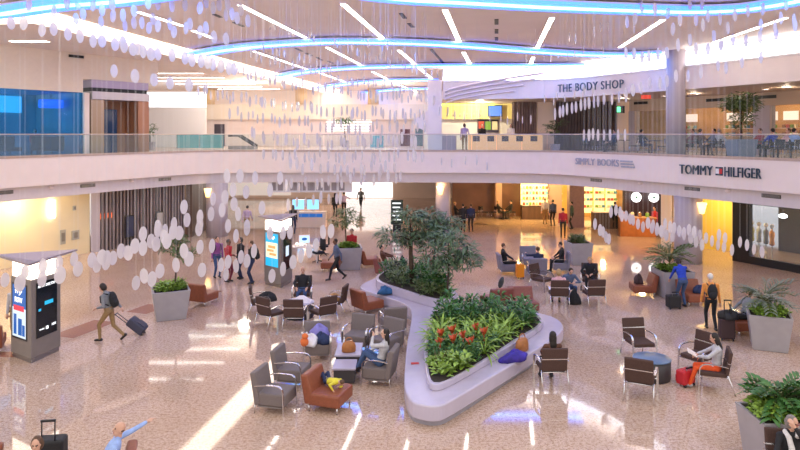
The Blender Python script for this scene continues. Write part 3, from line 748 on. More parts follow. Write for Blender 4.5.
# things on the tables
def bag(name, label, cat, loc, dims, m, rz=0.0, handle=True):
    t = thing(name, label, cat, loc, rz); w, d, h = dims
    mb = MB(); mb.lathe([(0.42, 0), (0.5, 0.08), (0.5, 0.5), (0.42, 0.85), (0.25, 1.0)], n=18)
    for v in mb.v: v.x *= w; v.y *= d; v.z *= h
    mb.build('body', m, t)
    if handle:
        pts = [(-w * 0.28, 0, h * 0.85)] + [(-w * 0.28 * math.cos(a), 0, h * (0.9 + 0.45 * math.sin(a))) for a in [PI * k / 8 for k in range(9)]] + [(w * 0.28, 0, h * 0.85)]
        MB().tube(pts, 0.012, 6).build('handle', m, t)
    return t
bag('handbag', 'tan leather handbag on the long low table', 'bag', (-1.30, 16.5, 0.47), (0.36, 0.2, 0.27), mat('tan_leather', (0.40, 0.15, 0.04), 0.45, var=0.15, scale=12), 0.2)
t = thing('water_bottle', 'small clear water bottle on the long low table', 'bottle', (-1.46, 17.0, 0.47))
MB().lathe([(0.03, 0), (0.035, 0.02), (0.035, 0.14), (0.014, 0.18), (0.014, 0.2)], n=14).build('body', mat('bottle_pet', (0.75, 0.8, 0.9), 0.1), t); MB().lathe([(0.016, 0.195), (0.016, 0.22)], n=12).build('cap', white, t)
t = thing('paper_cup', 'white paper cup beside the water bottle on the low table', 'cup', (-1.28, 17.05, 0.47))
MB().lathe([(0.028, 0), (0.038, 0.1)], n=14).build('body', white, t); MB().lathe([(0.041, 0.098), (0.041, 0.112), (0.03, 0.118)], n=14).build('lid', mat('lid_cream', (0.7, 0.6, 0.35), 0.5), t)
m_ = MB(); m_.add([(-.32, -.22, 0), (.32, -.22, 0), (.32, .22, 0), (-.32, .22, 0), (-.05, 0, .20), (.08, 0.03, .2)], [(0, 1, 5, 4), (1, 2, 5), (2, 3, 4, 5), (3, 0, 4), (0, 3, 2, 1)])
o = tag(m_.build('newspaper', mat('newsprint', (0.78, 0.72, 0.74), 0.8), None, (0, 0, 0)), 'folded white newspaper standing like a tent on the drum table', 'newspaper'); o.location = (-3.25, 21.35, 0.5)

def cloth(name, label, cat, loc, dims, m, rz=0.0, seed=1):
    """a soft crumpled heap of fabric"""
    rr = random.Random(seed); mb = MB(); n, k = 22, 12
    ph = [rr.uniform(0, 6.28) for _ in range(6)]
    for i in range(k + 1):
        a = PI * 0.5 * i / k
        for j in range(n):
            t = 2 * PI * j / n
            f = 1 + 0.16 * math.sin(3 * t + ph[0] + 2 * a) + 0.10 * math.sin(5 * t + ph[1]) + 0.07 * math.sin(8 * t + ph[2] + 5 * a)
            h = max(0.0, max(0.0, math.cos(a)) ** 0.6 * 0.85 * (1 + 0.2 * math.sin(2 * t + ph[3]) + 0.1 * math.sin(5 * t + 4 * a + ph[4])))
            mb.v.append(Vector((dims[0] / 2 * math.sin(a) * f * math.cos(t), dims[1] / 2 * math.sin(a) * f * math.sin(t), dims[2] * h)))
    for i in range(k):
        for j in range(n): mb.f.append((i * n + j, i * n + (j + 1) % n, (i + 1) * n + (j + 1) % n, (i + 1) * n + j)); mb.mi.append(0); mb.sm.append(True)
    mb.f.append([k * n + j for j in range(n)]); mb.mi.append(0); mb.sm.append(False)
    o = tag(mb.build(name, m), label, cat); o.location = loc; o.rotation_euler = (0, 0, rz); return o
navy = mat('navy_cloth', (0.02, 0.035, 0.10), 0.85, var=0.2, scale=20); whitec = mat('white_cloth', (0.75, 0.72, 0.75), 0.85, var=0.05, scale=20)
cloth('jacket', 'navy jacket heaped on the coat laden grey armchair', 'jacket', (-2.08, 17.35, 0.445), (0.46, 0.5, 0.26), navy, 0.3, 3)
cloth('jacket', 'white jacket spilling over the front of the coat laden armchair', 'jacket', (-2.37, 17.2, 0.445), (0.42, 0.5, 0.27), whitec, 0.0, 4)
cloth('scarf', 'lilac scarf thrown over the back of the coat laden armchair', 'scarf', (-2.20, 17.60, 0.5), (0.5, 0.3, 0.36), mat('lilac_cloth', (0.25, 0.22, 0.55), 0.85, var=0.1), 0.1, 5)
t = thing('soft_toy', 'orange and white soft toy on the arm of the coat laden armchair', 'toy', (-2.50, 17.0, 0.445))
MB().ell((0, 0, 0.12), (0.11, 0.10, 0.12)).build('body', mat('orange_plush', (0.75, 0.18, 0.05), 0.9), t); MB().ell((0.02, -0.02, 0.27), (0.085, 0.085, 0.08)).build('head', mat('orange_plush', (0.7, 0.2, 0)), t)
for s in (-1, 1): MB().ell((s * 0.06, 0, 0.35), (0.03, 0.02, 0.035)).build('ear', whitec, t)
cloth('coat', 'black coat slung across the woven chair seats left of the drum table', 'coat', (-4.40, 21.5, 0.475), (0.6, 0.42, 0.30), blackcloth, 0.4, 6)
cloth('coat', 'tan coat folded on the seat of the woven chair', 'coat', (-2.22, 21.7, 0.475), (0.44, 0.46, 0.20), mat('tan_cloth', (0.45, 0.22, 0.07), 0.85, var=0.15, scale=15), 0.4, 7)
cloth('duffel_bag', 'bright blue duffel bag on the planter bench end by the rust seat', 'bag', (-0.52, 22.45, 0.50), (0.5, 0.4, 0.26), mat('blue_cloth', (0.03, 0.12, 0.28), 0.8, var=0.2), 0.6, 8)
cloth('blanket', 'purple and blue blanket lying on the planter bench', 'blanket', (2.82, 16.02, 0.452), (0.95, 0.42, 0.20), mat('purple_blue_cloth', (0.05, 0.03, 0.33), 0.8, var=0.5, scale=4), 0.7, 9)
bag('tote_bag', 'tan tote bag standing on the planter bench beside the blanket', 'bag', (3.12, 16.62, 0.452), (0.48, 0.22, 0.33), mat('tan_leather', (0.4, 0.2, 0.05)), 0.75)
tag(MB().box((0, 0, 0.012), (0.19, 0.09, 0.02), 0.1).build('red_book', mat('red_cover', (0.55, 0.04, 0.04), 0.4), None), 'small red book lying on the long side of the planter bench', 'book').location = (0.36, 15.7, 0.452)
tag(MB().box((0, 0, 0.008), (0.3, 0.22, 0.012), 0.3).build('paper', white, None), 'white paper on the maroon seat behind the planter', 'paper').location = (4.1, 21.75, 0.425)
tag(MB().ell((0, 0, 0.2), (0.09, 0.07, 0.2), Matrix.Rotation(0.3, 3, 'Y')).build('travel_pillow', mat('dark_grey_cloth', (0.06, 0.06, 0.065), 0.8, var=0.3), None), 'dark rounded travel pillow propped on top of the maroon seat back', 'pillow').location = (3.42, 21.98, 0.78)
# suitcases
def suitcase(label, loc, rz, dims, m, handle=0.0, tilt=0.0, name='rolling_suitcase', cat='suitcase'):
    t = thing(name, label, cat, loc, rz); w, d, h = dims
    t.rotation_euler = (tilt, 0, rz)
    MB().box((0, 0, 0.05 + h / 2), (w, d, h)).build('body', m, t, bevel=0.05, seg=3)
    MB().box((0, d / 2 + 0.012, 0.05 + h * 0.35), (w * 0.8, 0.03, h * 0.45)).build('pocket', m, t, bevel=0.012)
    for s in (-1, 1): MB().lathe([(0.04, -0.015), (0.04, 0.015)], n=14).build('wheel', black, t).location = (0, 0, 0)
    for i, c in enumerate([x for x in kids(t) if x.name.startswith('wheel')]):
        c.location = ((-1, 1)[i] * (w / 2 - 0.06), -d / 2 + 0.03, 0.04); c.rotation_euler = (0, PI / 2, 0)
    if handle:
        z = 0.05 + h
        hd = MB().tube([(-w * 0.22, -d / 2 + 0.03, z - 0.05), (-w * 0.22, -d / 2 + 0.03, z + handle), (w * 0.22, -d / 2 + 0.03, z + handle), (w * 0.22, -d / 2 + 0.03, z - 0.05)], 0.012, 6).build('handle', steel if handle < 0.2 else black, t)
        MB().box((0, -d / 2 + 0.03, z + handle), (w * 0.5, 0.035, 0.035)).build('grip', black, hd)
    return t
blackfab = mat('black_luggage', (0.02, 0.02, 0.023), 0.7, var=0.2, scale=40)
suitcase('black upright suitcase with raised handle at the bottom left edge', (-6.04, 11.25, 0), 0.15, (0.48, 0.3, 0.70), blackfab, 0.34)
suitcase('orange hard suitcase standing beside the blue grey armchair', (4.98, 27.0, 0), 0.2, (0.32, 0.26, 0.56), mat('orange_shell', (0.85, 0.28, 0.01), 0.35), 0.14)
suitcase('dark suitcase with raised handle standing beside the man in orange', (9.52, 18.95, 0), -0.2, (0.42, 0.28, 0.58), mat('brown_luggage', (0.05, 0.025, 0.028), 0.7), 0.55)
cloth('travel_bag', 'black soft bag resting on the dark suitcase beside the man in orange', 'bag', (9.56, 18.9, 0.632), (0.56, 0.34, 0.26), blackfab, -0.2, 12)
suitcase('bright red carry bag on the floor under the orange trousered legs', (6.82, 15.52, 0), 0.5, (0.42, 0.26, 0.34), mat('red_luggage', (0.55, 0.02, 0.03), 0.5), 0.06)
suitcase('small black rolling bag at the feet of the woman in blue', (9.4, 22.35, 0), 0.1, (0.46, 0.3, 0.42), blackfab, 0.12)
suitcase('dark rolling suitcase towed at a slant by the walking traveller', (-7.62, 19.5, 0.06), -1.5, (0.40, 0.26, 0.56), mat('slate_luggage', (0.05, 0.05, 0.085), 0.6), 0.42, 0.9)
cloth('backpack', 'black backpack set down between the brown chairs in the back right circle', 'backpack', (6.15, 22.95, 0.0), (0.4, 0.35, 0.55), blackcloth, 0.2, 14)
cloth('jacket', 'dark jacket with white lining on the rust seat left of the palm planter', 'jacket', (8.9, 24.3, 0.425), (0.3, 0.4, 0.34), mat('dark_lined', (0.06, 0.03, 0.03), 0.8, var=0.3), 0, 15)
cloth('jacket', 'dark jacket on the rust seat in front of the palm planter', 'jacket', (10.5, 22.85, 0.425), (0.4, 0.35, 0.26), navy, 0.3, 16)
cloth('backpack', 'black backpack leaning on the maroon seat beside the reclining reader', 'backpack', (0.12, 26.65, 0.0), (0.34, 0.34, 0.95), blackcloth, 0.2, 17)

# ================================================================ KIOSKS
def kiosk(pts, label, left_face, right_face, s=1.65):
    a, f, b = [Vector((p[0], p[1])) for p in pts]          # left corner, front corner, right corner on the floor
    c = (a + f + b) / 3
    t = thing('directory_kiosk', label, 'kiosk', (c.x, c.y, 0)); o = (c.x, c.y, 0)
    grow = lambda k: [(c + (p - c) * k) for p in (a, f, b)]
    MB().prism(grow(0.93), 0, 0.10).build('plinth', steel, t, o)
    MB().prism(grow(1.0), 0.101, 2.18).build('body', mat('kiosk_taupe', (0.22, 0.19, 0.175), 0.4, var=0.04), t, o, bevel=0.03)
    MB().prism(grow(0.92), 2.181, 2.56).build('lantern', lantern, t, o)
    # winged roof: thin folded triangle with raised tips
    g = grow(s); r0 = [(p.x, p.y, z) for p, z in zip(g, (2.74, 2.68, 2.74))]; cc = (c.x, c.y, 2.58)
    vs = r0 + [cc] + [(x, y, z - 0.05) for x, y, z in r0] + [(cc[0], cc[1], 2.565)]
    MB().add(vs, [(0, 1, 3), (1, 2, 3), (2, 0, 3), (5, 4, 7), (6, 5, 7), (4, 6, 7), (0, 4, 5, 1), (1, 5, 6, 2), (2, 6, 4, 0)]).build('roof', mat('roof_lilac', (0.36, 0.30, 0.33), 0.35, 0.4), t, o)
    for (p, q), fn in (((a, f), left_face), ((f, b), right_face)):
        d = (q - p).normalized(); n = Vector((d.y, -d.x)); L = (q - p).length
        scr_ = []
        def panel(u0, u1, z0, z1, m, nm, out=0.012):
            A, B = p + d * (u0 * L) + n * out, p + d * (u1 * L) + n * out
            ob = MB().ribbon([A, B], -0.008, 0.004, z0, z1).build(nm, m, scr_[0] if scr_ else t, o); scr_.append(ob); return ob
        def words(sx, u0, u1, z0, h, m, nm='screen_text', out=0.02):
            mb = MB(); A, B = p + d * (u0 * L), p + d * (u1 * L); write(mb, sx, A, B, z0, h, push=n * out, depth=0.004); return mb.build(nm, m, scr_[0] if scr_ else t, o)
        fn(panel, words)
    return t
def scr(name, col, es=1.0): return mat(name, tuple(0.3 * c for c in col), 0.2, emit=col, es=es)
whtx = scr('screen_white', (0.95, 0.97, 1), 1.6); sblue = scr('screen_blue', (0.01, 0.10, 0.36), 1.0); ssky = scr('screen_sky', (0.02, 0.36, 0.62), 1.2)
spale = scr('screen_pale', (0.62, 0.74, 0.85), 0.9); sdark = mat('screen_dark', (0.006, 0.012, 0.02), 0.12); sred = scr('screen_red', (0.65, 0.04, 0.08), 0.9); sorange = scr('screen_orange', (0.9, 0.36, 0.12), 1.0); scream = scr('screen_cream', (0.9, 0.78, 0.55), 1.0)
def ad_face(panel, words):
    panel(0.10, 0.82, 0.55, 2.02, black, 'screen_bezel', 0.008); panel(0.14, 0.78, 1.38, 1.98, sblue, 'blue_screen'); panel(0.14, 0.78, 0.6, 1.379, spale, 'ad_screen')
    panel(0.2, 0.7, 1.30, 1.44, sred, 'red_banner', 0.016)
    for k, (u0, u1, z0, z1) in enumerate(((0.2, 0.34, 0.66, 1.2), (0.42, 0.6, 0.66, 1.1), (0.62, 0.74, 0.66, 0.95))): panel(u0, u1, z0, z1, sblue, 'skyline_block', 0.016)
    words('fly', 0.26, 0.62, 1.72, 0.16, whtx); words('now', 0.26, 0.62, 1.52, 0.14, whtx)
def dir_face(panel, words):
    panel(0.16, 0.84, 0.60, 2.06, sdark, 'screen', 0.012); words('AIRPORT DIRECTORY', 0.2, 0.78, 1.92, 0.07, whtx)
    panel(0.42, 0.70, 1.42, 1.52, ssky, 'map_highlight', 0.016); panel(0.22, 0.30, 1.30, 1.36, ssky, 'map_pin', 0.016)
    panel(0.46, 0.54, 0.76, 0.84, whtx, 'touch_button', 0.016); words('TOUCH', 0.24, 0.40, 0.78, 0.04, whtx); words('HERE', 0.66, 0.8, 0.80, 0.06, whtx)
kiosk([P(10.5, 356), P(31, 364), P(61, 350)], 'near grey three sided directory kiosk with black screen and glowing lantern top', ad_face, dir_face)
def map_face(panel, words):
    panel(0.12, 0.84, 0.78, 2.08, ssky, 'screen'); panel(0.14, 0.82, 1.12, 1.72, scream, 'map_field', 0.016)
    for k, (u0, u1, z0, z1) in enumerate(((0.28, 0.7, 1.50, 1.6), (0.22, 0.6, 1.36, 1.45), (0.36, 0.74, 1.22, 1.31))): panel(u0, u1, z0, z1, sorange, 'map_concourse', 0.02)
    words('MAP', 0.3, 0.66, 1.84, 0.14, whtx)
def side_face(panel, words):
    panel(0.14, 0.86, 0.62, 2.06, sdark, 'screen'); panel(0.36, 0.62, 1.15, 1.55, spale, 'lit_notice', 0.016)
kiosk([P(264, 284), P(281, 288.5), P(292.5, 281)], 'farther grey directory kiosk with a sky blue and orange map screen', map_face, side_face, 1.4)
# info desk with monitor and task chairs beyond the farther kiosk
d0 = P(303, 262)
t = thing('information_desk', 'pale information desk beyond the farther kiosk carrying a monitor', 'desk', d0)
MB().box((0, 0, 0.73), (1.5, 0.7, 0.05)).build('desktop', mat('desk_cream', (0.75, 0.62, 0.5), 0.4), t, bevel=0.01)
for s in (-1, 1): MB().box((s * 0.68, 0, 0.352), (0.06, 0.6, 0.70)).build('leg', white, t)
t = thing('monitor', 'white framed monitor with a lit blue picture on the information desk', 'monitor', d0 + Vector((0.05, 0.1, 0.755)), 0.3)
MB().box((0, 0, 0.30), (0.52, 0.05, 0.40)).build('frame', white, t, bevel=0.01); MB().box((0, -0.03, 0.30), (0.46, 0.01, 0.33)).build('screen', scr('monitor_lit', (0.5, 0.7, 0.95), 1.2), t); MB().ell((0.0, -0.036, 0.31), (0.13, 0.004, 0.07)).build('picture', sblue, t)
MB().box((0, 0.02, 0.05), (0.06, 0.05, 0.12)).build('neck', white, t); MB().box((0, 0.0, 0.005), (0.26, 0.2, 0.01)).build('foot', white, t)
def task_chair(loc, rz, label):
    t = thing('office_chair', label, 'chair', loc, rz, 'black office chairs at the information desk')
    MB().box((0, 0, 0.47), (0.5, 0.48, 0.09)).build('seat', blackcloth, t, bevel=0.03); MB().box((0, -0.26, 0.82), (0.46, 0.08, 0.55)).build('backrest', blackcloth, t, bevel=0.03)
    MB().tube([(0, 0, 0.1), (0, 0, 0.43)], 0.03).build('column', black, t)
    for k in range(5):
        a = 2 * PI * k / 5; MB().tube([(0, 0, 0.10), (0.28 * math.cos(a), 0.28 * math.sin(a), 0.035)], [0.025, 0.02], 6).build('foot', black, t)
    MB().tube([(0, -0.22, 0.45), (0, -0.26, 0.6)], 0.02).build('spine', black, t)
task_chair(P(313, 262) + Vector((0.25, -0.1, 0)), 2.2, 'nearer black office chair at the information desk')
task_chair(P(319, 256) + Vector((0.2, 0.2, 0)), 1.7, 'farther black office chair at the information desk')
# service counter with blue screens further back
d1 = Vector(((306 - 400) / FL * 42, 42, 0))
t = thing('service_counter', 'pale service counter with two blue lit screens beyond the kiosk', 'counter', d1)
MB().box((0, 0, 0.5), (2.6, 0.6, 1.0)).build('body', peach, t, bevel=0.01); MB().box((0.35, -0.33, 0.78), (1.5, 0.05, 0.22)).build('sign_panel', sblue, t)
for s in (-0.5, 0.45): MB().box((s, 0, 1.45), (0.75, 0.06, 0.62)).build('screen', scr('counter_screen', (0.25, 0.6, 0.95), 1.3), t); MB().box((s, 0.05, 1.07), (0.08, 0.06, 0.15)).build('screen_post', steel, t)
# menu board behind the trees
p = Vector(((397 - 400) / FL * 39.9, 39.9, 0))
t = thing('menu_board', 'dark standing menu board with white writing behind the tall trees', 'sign board', p)
MB().box((0, 0, 1.2), (0.75, 0.08, 1.5)).build('board', mat('board_dark', (0.015, 0.03, 0.025), 0.4), t); m_ = MB()
for k in range(5): m_.box((R.uniform(-.06, .06), -0.05, 1.75 - k * 0.25), (0.5 - 0.06 * (k % 2), 0.012, 0.07))
m_.build('writing', whtx, t); MB().box((0, 0, 0.22), (0.5, 0.3, 0.44)).build('stand', black, t)

# ================================================================ PLANTER BENCH
def plan_px(pts, z): return [P(x, y, z) for x, y in pts]
outer = [(0.05, 13.55), (0.75, 13.15), (1.25, 13.75), (3.35, 16.5), (4.75, 18.5), (4.75, 19.7), (4.1, 20.45), (2.15, 20.75), (2.05, 22.4), (1.75, 24.3), (1.2, 26.0), (-0.5, 26.0), (-1.45, 24.1), (-1.45, 23.3), (0.05, 21.55), (0.42, 20.5), (0.16, 17.0)]
bo = chaikin_closed(outer, 3, 0.22)
bed1 = chaikin_closed([(0.58, 14.05), (0.92, 14.0), (2.8, 16.55), (4.2, 18.65), (4.1, 19.6), (3.7, 19.9), (1.25, 20.15), (0.92, 19.6), (0.62, 17)], 2, 0.2)
bed2 = chaikin_closed([(1.25, 20.6), (1.8, 20.75), (1.7, 23.6), (0.95, 25.6), (-0.4, 25.6), (-0.95, 24.0), (-0.75, 23.0), (0.75, 21.1)], 2, 0.2)
def shrink(poly, k):
    c = sum(poly, Vector((0, 0))) / len(poly); return [p + (c - p).normalized() * k for p in poly]
pb = thing('planter_bench', 'huge lilac grey seating planter with rounded nose in the middle of the hall', 'planter bench', (1.5, 18, 0)); po = (1.5, 18, 0)
MB().prism(shrink(bo, 0.12), 0, 0.119).build('plinth', plinthm, pb, po)
MB().prism(bo, 0.12, 0.45).build('bench', stonem, pb, po, bevel=0.035, seg=3)
for nm, bd, zt in (('front_curb', bed1, 0.60), ('rear_curb', bed2, 0.74)):
    MB().prism(bd, 0.451, zt).build(nm, stonem, pb, po, bevel=0.02); ins = shrink(bd, 0.13)
    MB().prism(ins, zt - 0.02, zt + 0.012).build('soil', soilm, pb, po)

# ---------------------------------------------------------------- plants
def inside(poly, x, y):
    c = False; j = len(poly) - 1
    for i in range(len(poly)):
        if (poly[i][1] > y) != (poly[j][1] > y) and x < (poly[j][0] - poly[i][0]) * (y - poly[i][1]) / (poly[j][1] - poly[i][1]) + poly[i][0]: c = not c
        j = i
    return c
def rosette(rr, n, L, w, el0, el1, droop, m):
    mb = MB()
    for k in range(n):
        mb.blade((rr.uniform(-.03, .03), rr.uniform(-.03, .03), 0), 2 * PI * k / n * 2.4 + rr.uniform(-.4, .4), rr.uniform(el0, el1), L * rr.uniform(.7, 1.15), w * rr.uniform(.8, 1.2), droop * rr.uniform(.7, 1.3), 4, 0, rr.uniform(-.4, .4))
    return mb
def bushy(rr, n, H, rad, L, w):
    mb = MB()
    for k in range(n):
        a, r, z = rr.uniform(0, 6.28), rad * math.sqrt(rr.random()), H * rr.uniform(0.05, 1)
        r *= math.sqrt(max(0.05, 1 - (z / H) ** 2 * 0.8))
        mb.blade((r * math.cos(a), r * math.sin(a), z), a + rr.uniform(-.8, .8), rr.uniform(0.0, 1.1), L * rr.uniform(.7, 1.2), w * rr.uniform(.8, 1.2), rr.uniform(.4, 1.4), 3, 0, rr.uniform(-.5, .5))
    for k in range(5):
        a = 2 * PI * k / 5; mb.tube([(0.02 * math.cos(a), 0.02 * math.sin(a), 0), (rad * .5 * math.cos(a), rad * .5 * math.sin(a), H * .7)], [0.012, 0.006], 5)
    return mb
pm = {'spiky': [rosette(R, 30, 0.66, 0.06, .3, 1.35, 1.5, 0).mesh('spiky_plant', leafA) for _ in range(4)],
      'dark': [bushy(R, 75, 0.62, 0.30, 0.26, 0.085).mesh('dark_shrub', leafB) for _ in range(4)],
      'low': [bushy(R, 60, 0.25, 0.28, 0.17, 0.09).mesh('ground_plant', leafA) for _ in range(3)],
      'olive': [bushy(R, 60, 0.48, 0.28, 0.26, 0.06).mesh('olive_shrub', leafC) for _ in range(3)]}
def plant(kind, x, y, z, s, label, grp, nm):
    o = bpy.data.objects.new(nm, R.choice(pm[kind])); C.objects.link(o); o.location = (x, y, z); o.rotation_euler = (0, 0, R.uniform(0, 6.28)); o.scale = (s, s, s * R.uniform(.9, 1.15))
    return tag(o, label, 'plant', grp)
def scatter(bd, n, mind, ok, fn):
    pts = []; tries = 0
    xs = [p[0] for p in bd]; ys = [p[1] for p in bd]
    while len(pts) < n and tries < 6000:
        tries += 1; x, y = R.uniform(min(xs), max(xs)), R.uniform(min(ys), max(ys))
        if inside(bd, x, y) and ok(x, y) and all((x - a) ** 2 + (y - b) ** 2 > mind * mind for a, b in pts): pts.append((x, y))
    for x, y in pts: fn(x, y)
in1 = shrink(bed1, 0.36); in2 = shrink(bed2, 0.34)
scatter(in1, 36, 0.27, lambda x, y: y < 15.2, lambda x, y: plant('low', x, y, .61, R.uniform(.8, 1.1), 'low bright green ground plant in the nose of the front bed', 'low plants in the bed nose', 'ground_plant'))
scatter(in1, 40, 0.36, lambda x, y: 15.9 < y < 18.3, lambda x, y: plant('spiky', x, y, .61, R.uniform(.8, 1.05), 'bright spiky strap leaved plant in the middle of the front bed', 'spiky plants in the front bed', 'spiky_plant'))
scatter(in1, 24, 0.36, lambda x, y: 15.1 < y < 16.6, lambda x, y: plant('dark', x, y, .61, R.uniform(.4, .6), 'dark leafy plant among the red flowers in the front bed', 'dark plants among the red flowers', 'leafy_plant'))
scatter(in1, 52, 0.33, lambda x, y: y > 18.1, lambda x, y: plant('dark', x, y, .61, R.uniform(.6, .88), 'deep green bushy plant along the back of the front bed', 'deep green bushes at the back of the front bed', 'dark_shrub'))
scatter(in2, 40, 0.36, lambda x, y: True, lambda x, y: plant(R.choice(['dark', 'olive']), x, y, .755, R.uniform(.55, .9), 'green shrub under the trees in the rear bed', 'shrubs in the rear bed', 'shrub'))
# red bromeliads: leaves and flower spike
br = []
for i, (px, py) in enumerate(((441, 336), (452, 333), (463, 338), (470, 345), (484, 335), (453, 342), (440, 345), (476, 330))):
    p = P(px, py, 0.95)
    if not inside(in1, p.x, p.y): continue
    if not br:
        t = thing('bromeliad', 'bromeliad with an upright orange red flower in the front bed', 'flower', (p.x, p.y, .61), 0, 'red bromeliads in the front bed')
        rosette(R, 16, 0.40, 0.055, .4, 1.2, 1.2, 0).build('leaves', leafB, t)
        m_ = rosette(R, 14, 0.22, 0.055, .8, 1.5, .5, 0)
        for v in m_.v: v.z += 0.34
        m_.tube([(0, 0, 0), (0, 0, 0.5)], [0.02, 0.012], 6); m_.build('flower', redfl, t); br.append(t)
    else: dup(br[0], (p.x, p.y, .61), R.uniform(0, 6))
# trees of the rear bed
def tree(name, label, base, H, trunk_r, crowns, nleaf, L, w, m, lean=(0, 0), stems=1, droop=(0.8, 1.9), grp=None):
    t = thing(name, label, 'tree', base, 0, grp); tr = MB(); lf = MB()
    for s in range(stems):
        a = 2 * PI * s / max(1, stems); off = Vector((math.cos(a), math.sin(a), 0)) * (0.07 if stems > 1 else 0)
        tr.tube([off, off * 1.5 + Vector((lean[0] * .4 + R.uniform(-.05, .05), lean[1] * .4, H * .45)), off * 3 + Vector((lean[0], lean[1], H * .8))], [trunk_r, trunk_r * .85, trunk_r * .5], 8)
    top = Vector((lean[0], lean[1], H * .62))
    for (cx, cy, cz, rx, rz) in crowns:
        c = Vector((cx, cy, cz)); tr.tube([top, (top + c) / 2 + Vector((0, 0, .1)), c], [trunk_r * .55, trunk_r * .4, trunk_r * .15], 6)
        for k in range(nleaf):
            d = Vector((R.gauss(0, 1), R.gauss(0, 1), R.gauss(0, 1))).normalized(); q = c + Vector((d.x * rx, d.y * rx, d.z * rz)) * (R.random() ** 0.4)
            lf.blade(q, math.atan2(d.y, d.x) + R.uniform(-.9, .9), R.uniform(-.2, .9), L * R.uniform(.7, 1.2), w * R.uniform(.8, 1.2), R.uniform(*droop), 3, 0, R.uniform(-.6, .6))
    tr.build('trunk', bark, t); lf.build('foliage', m, t, fix=False)
    return t
b1 = P(412, 284, .755); b2 = P(431, 280, .755); b3 = P(455, 296, .755)
tree('ferny_tree', 'dark ferny tree with the thickest trunk in the rear bed', (b1.x, 22.9, .755), 2.4, 0.085, [(-.65, 0, 1.6, .6, .40), (.3, .1, 1.9, .6, .42), (-.1, -.1, 2.35, .55, .3), (-.05, .3, 1.45, .5, .3), (.7, 0, 1.5, .5, .35)], 220, 0.34, 0.05, leafD)
tree('ferny_tree', 'slender ferny tree between the thick trunk and the leaning one', (b2.x + .05, 23.3, .755), 2.5, 0.045, [(.2, .2, 1.7, .5, .4), (-.1, 0, 2.2, .5, .35), (.55, 0, 2.0, .5, .35)], 260, 0.34, 0.05, leafD, (.1, 0))
tree('ferny_tree', 'slender ferny tree nearest the front bed with a drooping grey green crown', (1.52, 20.98, .755), 2.1, 0.035, [(-.35, 0, 1.35, .52, .36), (.38, .05, 1.45, .55, .36), (.05, 0, 1.9, .5, .3), (.65, 0, 1.15, .4, .3), (-.05, 0, 1.05, .4, .25)], 200, 0.34, 0.05, leafD, (.05, 0))
tree('stem_plant', 'thin bare flower stakes at the nose of the front bed', (.88, 15.0, .61), 0.5, 0.012, [(0, 0, .7, .05, .08)], 3, .1, .02, leafA, stems=3)
# pots
def pot(loc, rz, b, tp, h, label, grp='grey tapered planter pots'):
    t = thing('planter_pot', label, 'planter', loc, rz)
    MB().frustum((0, 0, 0), (b, b), (tp, tp), h).build('pot', potm, t, bevel=0.02)
    MB().box((0, 0, h + 0.004), (tp - 0.12, tp - 0.12, 0.012)).build('soil', soilm, t); m_ = MB()
    for s in (-1, 1): m_.box((s * (tp / 2 - 0.03), 0, h + 0.015), (0.06, tp, 0.03)).box((0, s * (tp / 2 - 0.03), h + 0.0152), (tp - 0.12, 0.06, 0.03))
    m_.build('rim', potm, t); return t
def bedding(c, r, n, z, kind, s, label, grp):
    for k in range(n):
        a, q = R.uniform(0, 6.28), r * math.sqrt(R.random()); plant(kind, c[0] + q * math.cos(a), c[1] + q * math.sin(a), z, s * R.uniform(.8, 1.1), label, grp, 'ground_plant')
def palm(base, n, L, w, label, m=leafC, stem=0.4, grp=None, name='palm'):
    t = thing(name, label, 'plant', base, 0, grp); st = MB(); lf = MB()
    for k in range(n):
        a = 2 * PI * k / n * 2.4 + R.uniform(-.3, .3); el = R.uniform(.45, 1.35); le = L * R.uniform(.75, 1.15); pts = []; q = Vector((0, 0, 0)); e = el
        h = Vector((math.cos(a), math.sin(a), 0)); q = Vector((0, 0, stem * R.uniform(.4, 1)))
        for i in range(8):
            pts.append(q.copy()); q = q + (h * math.cos(e) + Vector((0, 0, math.sin(e)))) * (le / 7); e -= 1.5 / 7
        st.tube([(0, 0, 0)] + pts, [0.014] * 2 + [0.01] * 7, 5)
        for i in range(2, 8):
            for s in (-1, 1): lf.blade(pts[i], a + s * 0.75, e + 1.2, le * .36, w, 1.0, 3, 0, 0.3 * s)
    st.build('stems', mat('palm_stem', (0.10, 0.13, 0.04), 0.6), t); lf.build('fronds', m, t, fix=False); return t
a_ = P(166, 321) + Vector((-.02, .45, 0))
pot(a_, 0.42, .9, 1.15, .92, 'left grey tapered planter pot with a thin tree, near the suitcase walker'); bedding(a_, .38, 16, .93, 'low', .75, 'low green filler plant in the left planter pot', 'filler plants in the left pot')
tree('potted_tree', 'thin potted tree with a small ragged crown in the left planter', (a_.x + .15, a_.y, .93), 1.75, 0.03, [(-.1, 0, 1.35, .38, .22), (.35, 0, 1.15, .35, .22), (.1, 0, 1.6, .3, .18)], 110, .26, .05, leafC, (.1, 0))
b_ = P(348, 271) + Vector((0, .6, 0))
pot(b_, 0.15, .9, 1.1, .95, 'grey planter pot of the centre tree beyond the man walking'); bedding(b_, .36, 12, .96, 'low', .8, 'low green filler plant in the centre tree pot', 'filler plants in the centre pot')
tree('potted_tree', 'small potted tree with olive leaves beyond the walking man in the centre', (b_.x - .12, b_.y, .96), 1.5, 0.035, [(-.30, 0, 1.1, .42, .28), (.3, 0, 1.15, .42, .28), (0, 0, 1.5, .38, .22)], 120, .3, .05, leafC)
c_ = P(581.5, 266) + Vector((0, .55, 0))
pot(c_, 0.1, .85, 1.05, .98, 'pale grey planter pot beside the blue grey armchairs'); bedding(c_, .36, 12, .99, 'olive', .6, 'low olive filler plant in the pale pot by the armchairs', 'filler plants in the pale pot')
